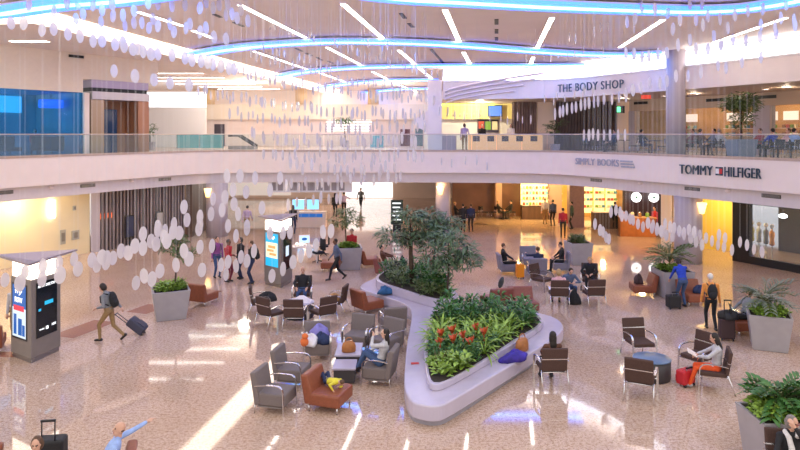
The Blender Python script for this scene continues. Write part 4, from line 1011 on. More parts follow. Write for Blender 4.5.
e_ = P(671, 290) + Vector((0.05, .5, 0)); e_ = Vector((10.1, 24.1, 0))
pot(e_, 0.05, .95, 1.15, .95, 'grey planter pot with palms behind the woman in blue'); bedding(e_, .4, 12, .96, 'low', .8, 'low green filler plant in the palm pot behind the woman in blue', 'filler plants in the palm pot')
palm((e_.x - .1, e_.y, .96), 22, .95, .075, 'broad leafy palm in the pot behind the woman in blue', leafC, .5)
f_ = Vector((10.38, 18.3, 0))
pot(f_, -0.42, .85, 1.08, .95, 'grey planter pot at the right edge with a feathery palm'); bedding(f_, .38, 18, .96, 'low', .8, 'low green filler plant in the feathery palm pot', 'filler plants in the right edge pot')
palm((f_.x - .05, f_.y + .1, .96), 26, .82, .05, 'feathery grey green palm in the pot at the right edge', mat('leaf_silver', (0.17, 0.20, 0.14), 0.5, var=0.3), .35)
g_ = Vector((6.80, 11.75, 0))
pot(g_, 0.0, .78, .98, .93, 'large grey planter pot in the front right corner'); bedding(g_, .36, 20, .94, 'low', .85, 'low green filler plant in the front right pot', 'filler plants in the front corner pot')
palm((g_.x + .12, g_.y + .1, .94), 30, .68, .07, 'dense dark palm with arching leaves in the front right pot', leafB, .22)
palm((g_.x + .32, g_.y - .05, .94), 18, .5, .06, 'smaller dark palm beside the dense one in the front right pot', leafB, .15)
# ================================================================ PEOPLE
skinm = mat('skin', (0.62, 0.36, 0.26), 0.55); skin_d = mat('skin_deep', (0.16, 0.075, 0.045), 0.55)
eyem = mat('eye_dark', (0.02, 0.015, 0.012), 0.3); lipm = mat('lip', (0.42, 0.14, 0.12), 0.5)
def cl(name, c, **k): return mat('cloth_' + name, c, 0.85, var=0.12, scale=18, **k)
HAIR = {'dark': mat('hair_dark', (0.018, 0.012, 0.010), 0.6, var=0.3, scale=30), 'brown': mat('hair_brown', (0.10, 0.05, 0.025), 0.6, var=0.3, scale=30), 'blond': mat('hair_blond', (0.42, 0.27, 0.12), 0.6, var=0.2, scale=30),
        'grey': mat('hair_grey', (0.22, 0.19, 0.18), 0.7, var=0.3, scale=30), 'white': mat('hair_white', (0.72, 0.69, 0.66), 0.7, var=0.1, scale=30)}
class Sk:
    """soft body: tapered limbs merged into one skin"""
    def __init__(s): s.mb = MB(); s.seg = []
    def cap(s, a, b, ra, rb, reg, n=10):
        a, b = Vector(a), Vector(b); d = b - a; L = d.length
        if L < 1e-6: return
        u = d / L; pts, rs = [], []
        for k in range(4):
            t = PI / 2 * (1 - k / 4); pts.append(a - u * ra * math.sin(t)); rs.append(max(0.001, ra * math.cos(t)))
        pts.append(a); rs.append(ra)
        for k in (0.33, 0.66): pts.append(a + d * k); rs.append(ra + (rb - ra) * k)
        pts.append(b); rs.append(rb)
        for k in range(1, 5):
            t = PI / 2 * k / 4; pts.append(b + u * rb * math.sin(t)); rs.append(max(0.001, rb * math.cos(t)))
        s.mb.tube(pts, rs, n); s.seg.append((a, b, ra, rb, reg))
    def ell(s, c, r, M=None, reg=0):
        s.mb.ell(c, r, M, 14, 10); m = min(r); M = M or Matrix.Identity(3)
        ax = max(range(3), key=lambda i: r[i]); v = Vector((0, 0, 0)); v[ax] = r[ax] - m
        s.seg.append((Vector(c) - M @ v, Vector(c) + M @ v, m, m, reg))
    def loft(s, rings, reg):
        """rings: (centre, right axis, front axis, rx, ry)"""
        n = 16; vs, fs = [], []
        for c, x, y, rx, ry in rings:
            for j in range(n):
                t = 2 * PI * j / n; vs.append(c + x * (rx * math.cos(t)) + y * (ry * math.sin(t)))
        for i in range(len(rings) - 1):
            for j in range(n): fs.append((i * n + j, i * n + (j + 1) % n, (i + 1) * n + (j + 1) % n, (i + 1) * n + j))
        fs += [list(range(n - 1, -1, -1)), list(range((len(rings) - 1) * n, len(rings) * n))]
        s.mb.add(vs, fs, 0, True)
        for (c, x, y, rx, ry), (c2, x2, y2, rx2, ry2) in zip(rings, rings[1:]):
            for sg in (-0.5, 0, 0.5): s.seg.append((c + x * rx * sg, c2 + x2 * rx2 * sg, ry * .95, ry2 * .95, reg))
def remeshed(mb, vox, name, smooth=2):
    me = mb.mesh('tmp', []); bm = bmesh.new(); bm.from_mesh(me); bmesh.ops.recalc_face_normals(bm, faces=bm.faces); bm.to_mesh(me); bm.free()
    o = bpy.data.objects.new('tmp', me); C.objects.link(o); md = o.modifiers.new('r', 'REMESH'); md.mode = 'VOXEL'; md.voxel_size = vox; md.adaptivity = 0
    sm = o.modifiers.new('s', 'SMOOTH'); sm.iterations = smooth; sm.factor = 0.5
    out = bpy.data.meshes.new_from_object(o.evaluated_get(bpy.context.evaluated_depsgraph_get())); out.name = name
    bpy.data.objects.remove(o); bpy.data.meshes.remove(me)
    for p in out.polygons: p.use_smooth = True
    return out
def ik(a, b, l1, l2, bend):
    a, b = Vector(a), Vector(b); d = b - a; L = min(d.length, (l1 + l2) * 0.999); u = d.normalized(); b = a + u * L
    x = (l1 * l1 - l2 * l2 + L * L) / (2 * L); h = math.sqrt(max(0, l1 * l1 - x * x))
    bd = Vector(bend); bd = bd - u * bd.dot(u)
    if bd.length < 1e-4: bd = Vector((0, 0, 1)) - u * u.z
    return a + u * x + bd.normalized() * h, b
def person(label, loc, dx, dy, pose='stand', top=None, legs=None, shoe=None, hair='dark', style='short', skin=None, s=1.0, group=None, fine=False, P_=None, extra=None, sleeves=True, female=False, rz=None):
    """pose joints in a frame looking along +Y; lengths for a 1.72 m adult, scaled by s"""
    p = dict(pel=(0, 0, .93), lean=0.02, side=0.0, hl=(-.24, .06, .80), hr=(.24, .06, .80), fl=(-.10, 0.02, .085), fr=(.10, -0.02, .085), kb=(0, 1, 0), kbl=None, kbr=None, ebl=(-.4, -1, 0), ebr=(.4, -1, 0), head=0.0, turn=0.0, lie=None, curl=0.7)
    if pose == 'walk': p.update(fl=(-.09, .34, .10), fr=(.09, -.36, .14), hl=(-.24, -.12, .84), hr=(.24, .24, .88), lean=.08, pel=(0, 0, .90))
    if pose == 'sit': p.update(pel=(0, -.06, .525), lean=-.22, head=.28, hl=(-.14, .26, .64), hr=(.14, .26, .64), fl=(-.13, .42, .085), fr=(.13, .40, .085), kb=(0, .3, 1), ebl=(-1, -.3, -.3), ebr=(1, -.3, -.3))
    if P_: p.update(P_)
    skin = skin or skinm
    t = thing('person', label, 'person', loc, rz if rz is not None else face(dx, dy), group)
    b = Sk(); SK, TO, LE, SH = 0, 1, 2, 3
    pel = Vector(p['pel']); la, sd = p['lean'], p['side']
    up = Vector((math.sin(sd), math.sin(la) * math.cos(sd), math.cos(la) * math.cos(sd))); right = Vector((1, 0, 0)); right = (right - up * right.dot(up)).normalized(); front = up.cross(right)
    wS = .165 if female else .19; wH = .10
    q = lambda h, f=0.0, x=0.0: pel + up * h + front * f + right * x
    b.loft([(q(-.09), right, front, .10, .085), (q(-.03), right, front, .165, .115), (q(.06), right, front, .165, .12)], LE)
    b.loft([(q(.05), right, front, .163, .12), (q(.18), right, front, .135 if female else .15, .105), (q(.32), right, front, .165 if female else .18, .12), (q(.43), right, front, wS * .98, .105), (q(.50), right, front, wS * .62, .075), (q(.535), right, front, .06, .055)], TO)
    nk = q(.52); ta = p['head']; hd_up = (up * math.cos(ta) + front * math.sin(ta)).normalized(); hf = hd_up.cross(right).normalized() * -1 if False else (front * math.cos(ta) - up * math.sin(ta)).normalized()
    tr = p['turn']; hr_ = Matrix.Rotation(-tr, 3, hd_up); hfr = hr_ @ hf; hrt = hr_ @ right
    hc = nk + hd_up * .165 + hfr * .02
    b.cap(nk - up * .03, nk + hd_up * .07, .058, .052, SK)
    HM = Matrix((hrt, hfr, hd_up)).transposed()
    b.ell(hc + hd_up * .02, (.073, .092, .10), HM, SK); b.ell(hc - hd_up * .055 + hfr * .022, (.056, .066, .065), HM, SK)
    b.ell(hc + hfr * .096 - hd_up * .012, (.014, .02, .024), HM, SK)
    for sg in (-1, 1): b.ell(hc + hrt * (.075 * sg) - hd_up * .005 - hfr * .005, (.012, .02, .032), HM, SK)
    for sg, hk, eb in ((-1, 'hl', 'ebl'), (1, 'hr', 'ebr')):
        sh = q(.445, 0, sg * wS); el, ha = ik(sh, p[hk], .29, .25, p[eb])
        b.cap(q(.44, 0, sg * wS * .7), sh, .06, .062, TO); b.cap(sh, el, .056, .044, TO)
        mid = el + (ha - el) * (.92 if sleeves else 0.1)
        b.cap(el, mid, .044, .034, TO)
        b.cap(mid, ha, .036 if not sleeves else .030, .026, SK)
        u = (ha - el).normalized(); sdv = right * -sg; sdv = (sdv - u * sdv.dot(u)).normalized(); nrm = u.cross(sdv)
        palm_ = ha + u * .05; b.cap(ha, palm_ + u * .025, .024, .033, SK)
        if nrm.z > 0: nrm = -nrm
        for k, (off, L) in enumerate(((-.030, .066), (-.010, .078), (.011, .074), (.030, .058))):
            a0 = palm_ + u * .035 + sdv * off; cu = p['curl']; d1 = (u * math.cos(cu * .6) + nrm * math.sin(cu * .6)); d2 = (u * math.cos(cu * 1.5) + nrm * math.sin(cu * 1.5)); r_ = .0105
            b.cap(a0, a0 + d1 * L * .55, r_, r_, SK, 6); b.cap(a0 + d1 * L * .55, a0 + d1 * L * .55 + d2 * L * .5, r_, r_ * .85, SK, 6)
        th = ha + u * .03 + sdv * .03; dth = (u * .75 + sdv * .6 + nrm * .35).normalized(); b.cap(th, th + dth * .035, .013, .012, SK, 6); b.cap(th + dth * .035, th + dth * .035 + (u * .95 + nrm * .4).normalized() * .03, .0115, .0095, SK, 6)
    for sg, fk, kk in ((-1, 'fl', 'kbl'), (1, 'fr', 'kbr')):
        hp = q(-.03, 0, sg * wH * .95); kn, an = ik(hp, p[fk], .44, .42, p[kk] or p['kb'])
        b.cap(hp, kn, .088, .058, LE); b.cap(kn, an, .058, .042, LE)
        sh_d = (kn - an).normalized(); fd = front - sh_d * front.dot(sh_d); fd = fd.normalized() if fd.length > .05 else Vector((0, 1, 0))
        if 'toe' in p: fd = Vector(p['toe']).normalized()
        elif pose != 'lie': fd = Vector((fd.x * .6, max(fd.y, .5), -0.02 if an.z < .11 else -.55)).normalized()
        b.cap(an - sh_d * .025 - fd * .04, an - sh_d * .04 + fd * .14, .045, .036, SH)
    vox = .0115 if fine else .0165
    me = remeshed(b.mb, vox, 'person')
    for m in (skin, top, legs, shoe or mat('shoe_dark', (0.02, 0.015, 0.014), 0.4), eyem, lipm): me.materials.append(m)
    segs = b.seg
    ey = [hc + hrt * (.03 * sg) + hfr * .085 + hd_up * .018 for sg in (-1, 1)]; mo = hc + hfr * .086 - hd_up * .055
    for f in me.polygons:
        c = Vector(f.center); best, reg = 9, 0
        for a, e, ra, rb, rg in segs:
            d = e - a; L2 = d.length_squared; tt = 0 if L2 == 0 else max(0, min(1, (c - a).dot(d) / L2)); v = (c - a - d * tt).length - (ra + (rb - ra) * tt)
            if v < best: best, reg = v, rg
        if reg == SK:
            if any((c - e).length < .0155 for e in ey): reg = 4
            elif abs((c - mo).dot(hd_up)) < .009 and abs((c - mo).dot(hrt)) < .024 and (c - mo).length < .04: reg = 5
        f.material_index = reg
    o = bpy.data.objects.new('body', me); C.objects.link(o); o.parent = t
    if style != 'bald':
        hb = MB(); hb.ell(hc + hd_up * .032 - hfr * .018, (.083, .094, .098), HM, 16, 10)
        if style == 'long':
            hb.ell(hc - hd_up * .05 - hfr * .06, (.085, .05, .13), HM, 14, 8); hb.ell(hc - hd_up * .18 - hfr * .075, (.085, .038, .13), HM, 14, 8)
            for sg in (-1, 1): hb.ell(hc + hrt * .07 * sg - hd_up * .06 - hfr * .02, (.022, .04, .11), HM)
        if style == 'bob':
            hb.ell(hc - hd_up * .01 - hfr * .035, (.098, .09, .115), HM)
        if style == 'bun': hb.ell(hc + hd_up * .10 - hfr * .08, (.045, .045, .045), HM)
        if style == 'cap': hb.ell(hc + hd_up * .06 + hfr * .09, (.06, .06, .015), HM)
        hm = remeshed(hb, .014, 'hair', 1); hm.materials.append(HAIR.get(hair) or hair)
        h = bpy.data.objects.new('cap' if style == 'cap' else 'hair', hm); C.objects.link(h); h.parent = t
    elif hair:
        hb = MB(); hb.tube([hc + hr_ @ (right * (.076 * math.cos(a)) + Vector((0, 0, 0))) - hfr * (.07 * math.sin(a)) + hd_up * .0 for a in [PI * k / 10 for k in range(11)]], .017, 8)
        hm = remeshed(hb, .012, 'hair', 1); hm.materials.append(HAIR[hair]); h = bpy.data.objects.new('hair', hm); C.objects.link(h); h.parent = t
    if s != 1.0: t.scale = (s, s, s)
    if extra: extra(t, dict(pel=pel, up=up, right=right, front=front, q=q, hc=hc, hrt=hrt, hfr=hfr, hd_up=hd_up))
    return t
black_c = cl('black', (0.016, 0.016, 0.02)); navy_c = cl('navy', (0.02, 0.03, 0.08)); jean = cl('jeans', (0.05, 0.09, 0.20)); khaki = cl('khaki', (0.30, 0.19, 0.085)); grey_c = cl('grey', (0.22, 0.23, 0.25)); red_c = cl('red', (0.45, 0.02, 0.03))
white_c = cl('white', (0.70, 0.68, 0.68)); blue_c = cl('blue', (0.02, 0.06, 0.50)); sky_c = cl('sky', (0.32, 0.45, 0.80)); orange_c = cl('orange', (0.80, 0.10, 0.02)); amber_c = cl('amber', (0.75, 0.30, 0.07)); purple_c = cl('purple', (0.28, 0.08, 0.28)); pink_c = cl('pink', (0.75, 0.42, 0.45)); lilac_c = cl('lilac', (0.46, 0.36, 0.52)); brown_c = cl('brown', (0.12, 0.05, 0.03)); slate_c = cl('slate', (0.10, 0.13, 0.22)); yellow_c = cl('yellow', (0.72, 0.62, 0.05)); maroon_c = cl('maroon', (0.16, 0.02, 0.04)); pale_c = cl('palegrey', (0.50, 0.49, 0.52))
def backpack(m, strap=True):
    def f(t, k):
        mb = MB(); q = k['q']; Mx = Matrix((k['right'], k['front'], k['up'])).transposed()
        mb.ell(q(.27, -.19), (.15, .10, .24), Mx, 16, 10); mb.ell(q(.18, -.26), (.11, .06, .12), Mx, 12, 8)
        bp_ = tag(mb.build('backpack', m, t), 'black backpack worn on the back')
        st = MB()
        for s_ in (-1, 1): st.tube([q(.46, -.12, s_ * .10), q(.50, 0, s_ * .11), q(.44, .125, s_ * .11), q(.28, .13, s_ * .13), q(.15, -.10, s_ * .15)], .018, 6)
        st.build('shoulder_strap', m, bp_)
    return f
def pt(px, py, z=0): 
    v = P(px, py, z); return (v.x, v.y, 0)
# --- standing and walking
def bag_on_back(t, k):
    backpack(blackcloth)(t, k)
person('traveller with dark hair walking past the near kiosk, black bag on back, towing a case', pt(109, 341), -1, .05, 'walk', grey_c, khaki, None, 'dark', 'bob', fine=True, P_=dict(lean=.20, fl=(-.09, .22, .09), fr=(.09, -.40, .16), hr=(.22, -.34, .82), hl=(-.2, .25, 1.0), pel=(0, 0, .90), head=.25), extra=bag_on_back)
person('person in khaki trousers half hidden behind the near kiosk at the left edge', (-11.05, 18.75, 0), .3, -1, 'stand', pale_c, khaki, None, 'brown', 'short', P_=dict(fl=(-.12, .12, .085), fr=(.12, -.15, .085)))
person('woman in purple jacket and blue jeans at the left end of the standing group', pt(217, 278), .5, -.6, 'stand', purple_c, jean, None, 'dark', 'short', extra=backpack(blackcloth))
person('man in a red jacket facing the group, arms folded over a tan bag', pt(228, 282), .9, -.3, 'stand', red_c, maroon_c, None, 'dark', 'short', skin=skin_d, P_=dict(hl=(-.05, .24, 1.08), hr=(.08, .24, 1.12)))
person('woman with dark hair in a black jacket standing third in the group', pt(241, 279), -.6, -.6, 'stand', black_c, navy_c, None, 'dark', 'bob', P_=dict(hl=(-.12, .26, 1.05)))
person('person in dark clothes at the kiosk end of the standing group', pt(252, 284), -.9, -.2, 'stand', black_c, navy_c, None, 'brown', 'short', P_=dict(hl=(-.1, .3, 1.1), hr=(.12, .28, 1.06)), extra=backpack(blackcloth))
person('man in slate blue shirt and dark trousers striding past the centre planter', pt(337, 280), -.9, -.35, 'walk', slate_c, black_c, None, 'dark', 'short', skin=skin_d)
person('person in red behind the centre tree planter', pt(352, 267), -.3, -1, 'stand', red_c, black_c, None, 'dark', 'short', P_=dict(hl=(-.1, .25, 1.1)))
person('person in black at the far end of the concourse with long dark hair', pt(335, 217), .2, 1, 'stand', black_c, black_c, None, 'dark', 'long')
person('man in a lilac shirt pointing, beside the person in black far away', pt(344, 215.5), -.1, 1, 'stand', lilac_c, black_c, None, 'dark', 'short', P_=dict(hr=(.42, .35, 1.2)))
person('distant walker in grey jacket and dark shorts before the bright doors', pt(361, 209), -.2, -1, 'walk', grey_c, black_c, None, 'brown', 'short')
person('walker in purple grey top beyond the standing group', pt(247, 234), .1, 1, 'walk', lilac_c, khaki, None, 'dark', 'short')
person('tall dark haired person in black and blue behind the farther kiosk roof', pt(293, 234), .2, 1, 'stand', black_c, navy_c, None, 'dark', 'long')
person('woman in bright blue top and jeans bending over the palm planter seat, back turned', pt(682, 307), -.15, 1, 'stand', blue_c, jean, None, 'dark', 'bob', fine=True, P_=dict(lean=.35, pel=(0, -.05, .92), hl=(-.2, .50, .80), hr=(.2, .52, .85), head=.3))
person('man with white hair in amber jacket with black backpack walking away', pt(711, 330), .18, 1, 'walk', amber_c, black_c, None, 'white', 'short', fine=True, P_=dict(fl=(-.10, .10, .09), fr=(.10, -.16, .09), pel=(0, 0, .92), hl=(-.26, .10, .84), hr=(.27, .05, .82)), extra=backpack(blackcloth))
# --- seated near the camera
person('bald man in pale blue shirt leaning back with one arm stretched out', (-4.85, 10.6, 0), -.9, -.3, 'sit', sky_c, navy_c, None, 'brown', 'bald', fine=True, P_=dict(lean=-.45, pel=(0, .0, .52), hr=(.50, -.70, 1.03), hl=(-.2, .25, .62), head=.15, turn=-.3, ebr=(0, 0, -1), curl=.3))
person('brown haired person behind the black suitcase at the bottom left', (-5.62, 9.95, 0), .2, -1, 'sit', brown_c, black_c, None, 'brown', 'bob', P_=dict(pel=(0, -.08, .50)))
def glasses(t, k):
    mb = MB()
    for s_ in (-1, 1): mb.tube([k['hc'] + k['hrt'] * (s_ * .032 + .024 * math.cos(a)) + k['hfr'] * .104 + k['hd_up'] * (.016 + .018 * math.sin(a)) for a in [2 * PI * i / 12 for i in range(12)]], .0045, 5, closed=True); mb.tube([k['hc'] + k['hrt'] * .056 * s_ + k['hfr'] * .10 + k['hd_up'] * .018, k['hc'] + k['hrt'] * .08 * s_ + k['hfr'] * .0 + k['hd_up'] * .02], .004, 5)
    mb.build('glasses', mat('glasses_red', (0.30, 0.03, 0.02), 0.3), t)
    q = k['q']; sc = MB(); sc.tube([q(.50, -.06, .06), q(.53, .02, .10), q(.47, .11, .07), q(.30, .155, .04), q(.10, .165, .06)], [.035, .04, .045, .05, .05], 8); sc.tube([q(.50, -.06, -.06), q(.53, .02, -.10), q(.47, .11, -.06)], [.035, .04, .04], 8)
    remesh = remeshed(sc, .014, 'scarf', 1); remesh.materials.append(white_c); o = bpy.data.objects.new('scarf', remesh); C.objects.link(o); o.parent = t
person('grey haired woman with glasses, black top and white scarf, hand at chin', (6.50, 10.78, 0), -.15, -.98, 'sit', black_c, black_c, None, 'grey', 'bob', fine=True, female=True, P_=dict(hl=(.02, .17, 1.20), hr=(.12, .28, .68), lean=.02, ebl=(-.6, .3, -1), turn=-.5, head=.12), extra=glasses)
def book_prop(t, k):
    pass
person('woman with long dark hair in pale top and orange trousers, reading', (7.38, 15.3, 0), -.94, .34, 'sit', pale_c, orange_c, cl('shoe_pale', (.4, .38, .4)), 'dark', 'long', fine=True, female=True, P_=dict(hl=(-.10, .34, .76), hr=(.10, .34, .76), head=.35, lean=-.05, fl=(-.10, .52, .085), fr=(.10, .46, .085)))
m_ = MB(); m_.box((0, -0.08, 0), (.02, .15, .22)).box((0, .08, 0), (.02, .15, .22)); 
o = tag(m_.build('open_book', white), 'open white book held on the lap of the woman in orange', 'book'); o.location = (6.95, 15.46, .80); o.rotation_euler = (0, 1.1, face(-.94, .34) + PI / 2)
person('long haired woman in brown seen from behind beside the planter bench', (3.62, 15.6, 0), -.05, 1, 'sit', brown_c, black_c, None, 'dark', 'long', fine=True, female=True, P_=dict(head=.2))
person('dark haired woman in pale top and jeans curled up in a grey armchair', (-0.52, 15.70, 0), -.97, .24, 'sit', pale_c, jean, None, 'dark', 'long', fine=True, female=True, P_=dict(lean=-.25, hl=(-.06, .12, 1.12), hr=(.14, .34, .66), fl=(-.12, .50, .36), fr=(.10, .46, .32), ebl=(-.8, .3, -.6), head=.25, kb=(0, -.1, 1), turn=-.3))
person('child in yellow top and dark trousers asleep on the rust lounge seat', (-1.71, 14.36, 0), .95, -.32, 'lie', yellow_c, navy_c, None, 'brown', 'short', s=.62, fine=True, P_=dict(pel=(-.18, .12, .84), lean=1.42, side=.35, hl=(-.02, .62, .74), hr=(.34, .55, .74), fl=(-.28, -.22, .80), fr=(-.05, -.26, .80), kb=(-.6, .7, .3), head=-.1, ebl=(-1, 0, .2), ebr=(1, 0, .2), toe=(-.8, -.4, 0)))
person('man with thinning red hair in black sweater and jeans facing the drum table', (-3.42, 22.78, 0), .05, -1, 'sit', black_c, jean, None, 'brown', 'bald', fine=True, P_=dict(hl=(-.20, .26, .68), hr=(.2, .26, .68), head=.2))
person('person reclining with dark hair on the maroon lounge seat behind the trees', (-0.55, 27.6, 0), 1, 0, 'sit', brown_c, black_c, None, 'dark', 'short', P_=dict(lean=-.35, fl=(-.12, .62, .25), fr=(.12, .6, .25), hl=(-.1, .28, .82), hr=(.1, .28, .82)))
person('fair haired person in pink seen from behind in the back right circle', (5.52, 22.72, 0), .05, 1, 'sit', pink_c, khaki, None, 'blond', 'bob')
person('blonde woman in a dark top leaning forward in the back right circle', (7.30, 24.98, 0), -.3, -.95, 'sit', black_c, black_c, None, 'blond', 'bob', P_=dict(lean=.15, hl=(-.1, .36, .7)))
person('dark haired person in slate blue crouched between the two brown chairs', (6.15, 23.7, 0), .1, -1, 'sit', slate_c, jean, None, 'dark', 'short', P_=dict(pel=(0, -.05, .42), fl=(-.13, .28, .085), fr=(.13, .26, .085), lean=.3))
person('person in dark top looking down in the blue grey armchair beside the orange case', (4.58, 27.9, 0), 1, .05, 'sit', black_c, black_c, None, 'brown', 'short', P_=dict(head=.35))
person('person in navy sitting in the blue grey armchair seen from behind', (5.75, 27.2, 0), .1, 1, 'sit', navy_c, navy_c, None, 'brown', 'short', P_=dict(turn=.6, hl=(-.45, .25, .95)))
person('person in black in the blue grey armchair beside the pale planter pot', (6.95, 28.2, 0), -1, .1, 'sit', black_c, black_c, None, 'dark', 'short', P_=dict(lean=-.02, head=.3))
t = person('brown haired person with a laptop behind the right edge planter', (10.38, 19.65, 0), -1, -.1, 'sit', grey_c, black_c, None, 'brown', 'bob', P_=dict(head=.2))
t = thing('laptop', 'open laptop with a bright screen at the right edge planter', 'laptop', (9.93, 19.25, .74), 1.3)
MB().box((0, 0, .009), (.34, .24, .018)).build('keyboard_base', chrome, t); MB().box((0, .13, .12), (.34, .015, .22), M=Matrix.Rotation(-.25, 4, 'X')).build('lid', black, t); MB().box((0, .118, .12), (.31, .006, .19), M=Matrix.Rotation(-.25, 4, 'X')).build('screen', scr('laptop_screen', (.6, .85, .95), 1.6), t)
# --- far food hall
for (px, py, dx, dy, tp, lg, hr, lab) in ((500, 219, 1, -.1, black_c, black_c, 'blond', 'person in black with fair hair seated by the brown glossy wall'), (509, 219, -1, -.1, black_c, black_c, 'dark', 'dark haired person in black seated beside the fair haired one'), (457, 221, 1, 0, black_c, black_c, 'blond', 'person in black at the left end of the brown glossy wall')):
    person(lab, pt(px, py), dx, dy, 'sit', tp, lg, None, hr, 'short')
    v = pt(px, py); t = thing('stool', 'dark stool under ' + lab.replace('person in black', 'the person'), 'stool', (v[0], v[1], 0)); MB().lathe([(.18, .40), (.19, .43), (.17, .45)], n=16).build('seat', darkwood, t); MB().lathe([(.16, 0), (.03, .03), (.03, .40)], n=14).build('stem', black, t)
for (px, py, dx, dy, tp, lg, hr, lab) in ((545, 224, .3, 1, white_c, khaki, 'blond', 'person in white queueing at the lit food counter'), (553, 226, -.2, 1, slate_c, black_c, 'dark', 'person in slate queueing beside the person in white'), (563, 238, .3, 1, red_c, black_c, 'dark', 'person in dark red standing near the ribbed pillar'), (572, 229, -1, .2, cl('green', (.05, .09, .07)), black_c, 'dark', 'person in dark green beside the ribbed pillar'), (463, 232, .2, 1, black_c, black_c, 'dark', 'person in black walking into the lower hall, left of its companion'), (471, 232, -.1, 1, navy_c, black_c, 'brown', 'person in navy walking into the lower hall beside the person in black'), (655, 236, -.8, -.3, red_c, black_c, 'dark', 'person in red at the right end of the orange counter'), (615, 229, .3, 1, black_c, black_c, 'dark', 'person in black before the amber shop')):
    person(lab, pt(px, py), dx, dy, 'stand', tp, lg, None, hr, 'short')
cpro = []
def cafe_chair(p, dx, dy, label, grp='cafe chairs on the right terrace'):
    if not cpro:
        t = thing('cafe_chair', label, 'chair', p, face(dx, dy), grp)
        MB().box((0, 0, .45), (.42, .42, .04)).build('seat', blackcloth, t, bevel=.01); MB().box((0, -.2, .72), (.42, .03, .26), M=Matrix.Rotation(.1, 4, 'X')).build('backrest', blackcloth, t, bevel=.01)
        for sx in (-1, 1):
            MB().tube([(sx * .19, .19, 0), (sx * .19, .18, .43)], .012, 6).build('leg', chrome, t); MB().tube([(sx * .19, -.24, 0), (sx * .19, -.19, .45), (sx * .19, -.225, .84)], .012, 6).build('leg', chrome, t)
        cpro.append(t); return t
    return dup(cpro[0], p, face(dx, dy), label, grp)
# ================================================================ SHOPS
def counter(label, loc, rz, w, d, h, m, topm, nm='counter'):
    t = thing(nm, label, 'counter', loc, rz); MB().box((0, 0, h / 2 - .02), (w, d, h - .04)).build('body', m, t, bevel=.01); MB().box((0, 0, h - .018), (w + .1, d + .1, .036)).build('top', topm, t, bevel=.01); return t
# lit food display in the lower hall
dp = Vector(((535 - 400) / FL * 45.9, 45.9, 0))
t = thing('food_display', 'brightly lit food display case with stacked shelves in the lower hall', 'display case', dp)
MB().box((0, 0, .45), (1.9, .6, .9)).build('base', darkwood, t); MB().box((0, .28, 1.75), (1.9, .06, 1.6)).build('back', mat('display_lit', (.9, .85, .5), .5, emit=(1, .85, .38), es=1.3), t)
for k in range(4): MB().box((0, 0, .98 + k * .38), (1.88, .5, .03)).build('shelf', white, t)
MB().box((0, -.05, 2.62), (1.9, .5, .2)).build('canopy', mat('amber_header', (.8, .42, .06), .5, emit=(1, .5, .08), es=.8), t)
foods = [mat('food_' + n, c, .6) for n, c in (('red', (.6, .08, .04)), ('green', (.2, .4, .06)), ('cream', (.8, .7, .45)), ('blue', (.1, .35, .5)), ('brown', (.3, .14, .06)))]
proto = None
for k in range(4):
    for j in range(8):
        o = MB().lathe([(.075, 0), (.085, .02), (.085, .16), (.04, .2)], n=10).build('food_pack', foods[(j * 3 + k) % 5])
        o.location = (dp.x - .8 + j * .228, dp.y - .08, .995 + k * .38); tag(o, 'small food pack on the shelves of the lit display case', 'food', 'food packs in the lit display')
counter('dark wooden counter below the lit amber shop', (13.9, 41.5, 0), 0, 3.2, .7, 1.05, darkwood, peach)
c2 = Vector(((637 - 400) / FL * 38.3, 38.3, 0))
counter('orange fronted coffee counter under the two round signs', c2, -.15, 2.0, .7, 1.12, mat('orange_counter', (.42, .13, .03), .4, var=.2, scale=3), mat('counter_top', (.75, .40, .15), .4))
for k in range(4):
    t = thing('pastry_jar', 'glass jar standing on the orange coffee counter', 'jar', c2 + Vector((-.7 + k * .42, .05 - .06 * k, 1.12)), 0, 'jars on the coffee counter'); MB().lathe([(.09, 0), (.11, .03), (.11, .22), (.07, .26)], n=14).build('body', foods[(k * 2) % 5], t); MB().lathe([(.075, .255), (.075, .29), (.02, .31)], n=14).build('lid', chrome, t)
m_ = MB(); shp = Vector((13.7, 47.2, 0))
for i, px in enumerate((588, 600, 612, 557)):
    t = thing('shop_shelf', ('lit wall shelf of goods in the amber shop, first from the ribbed pillar', 'lit wall shelf of goods in the amber shop, second from the ribbed pillar', 'lit wall shelf of goods in the amber shop, third from the ribbed pillar', 'lit wall shelf of goods between the two pink pillars')[i], 'shelf', ((px - 400) / FL * 46.8, 46.8, 0))
    MB().box((0, .25, 1.4), (.75, .05, 2.2)).build('back', mat('shelf_lit', (.9, .8, .5), .5, emit=(1, .78, .36), es=.9), t)
    for k in range(4): MB().box((0, .05, .7 + k * .5), (.75, .34, .03)).build('shelf', white, t)
    for k in range(4):
        for j in range(3): MB().box((-.24 + .24 * j, .0, .80 + k * .5), (.16, .2, .17)).build('goods', foods[(i + j + 2 * k) % 5], t)
for k, px in enumerate((462, 470, 478, 486, 494, 514)):
    v = P(px, 219.5); cafe_chair(Vector((v.x, v.y + .6, 0)), (-1, 1)[k % 2], -.3, 'dark cafe chair in the row along the brown glossy wall of the lower hall', 'dark cafe chairs in the lower hall')
for px, py, lb in ((458, 226, 'left dark square grille let into the lower hall floor'), (481, 224, 'right dark square grille let into the lower hall floor')):
    v = P(px, py); o = tag(MB().box((0, 0, .006), (.75, .75, .01)).build('floor_grille', darkwood), lb, 'grille'); o.location = (v.x, v.y, 0)
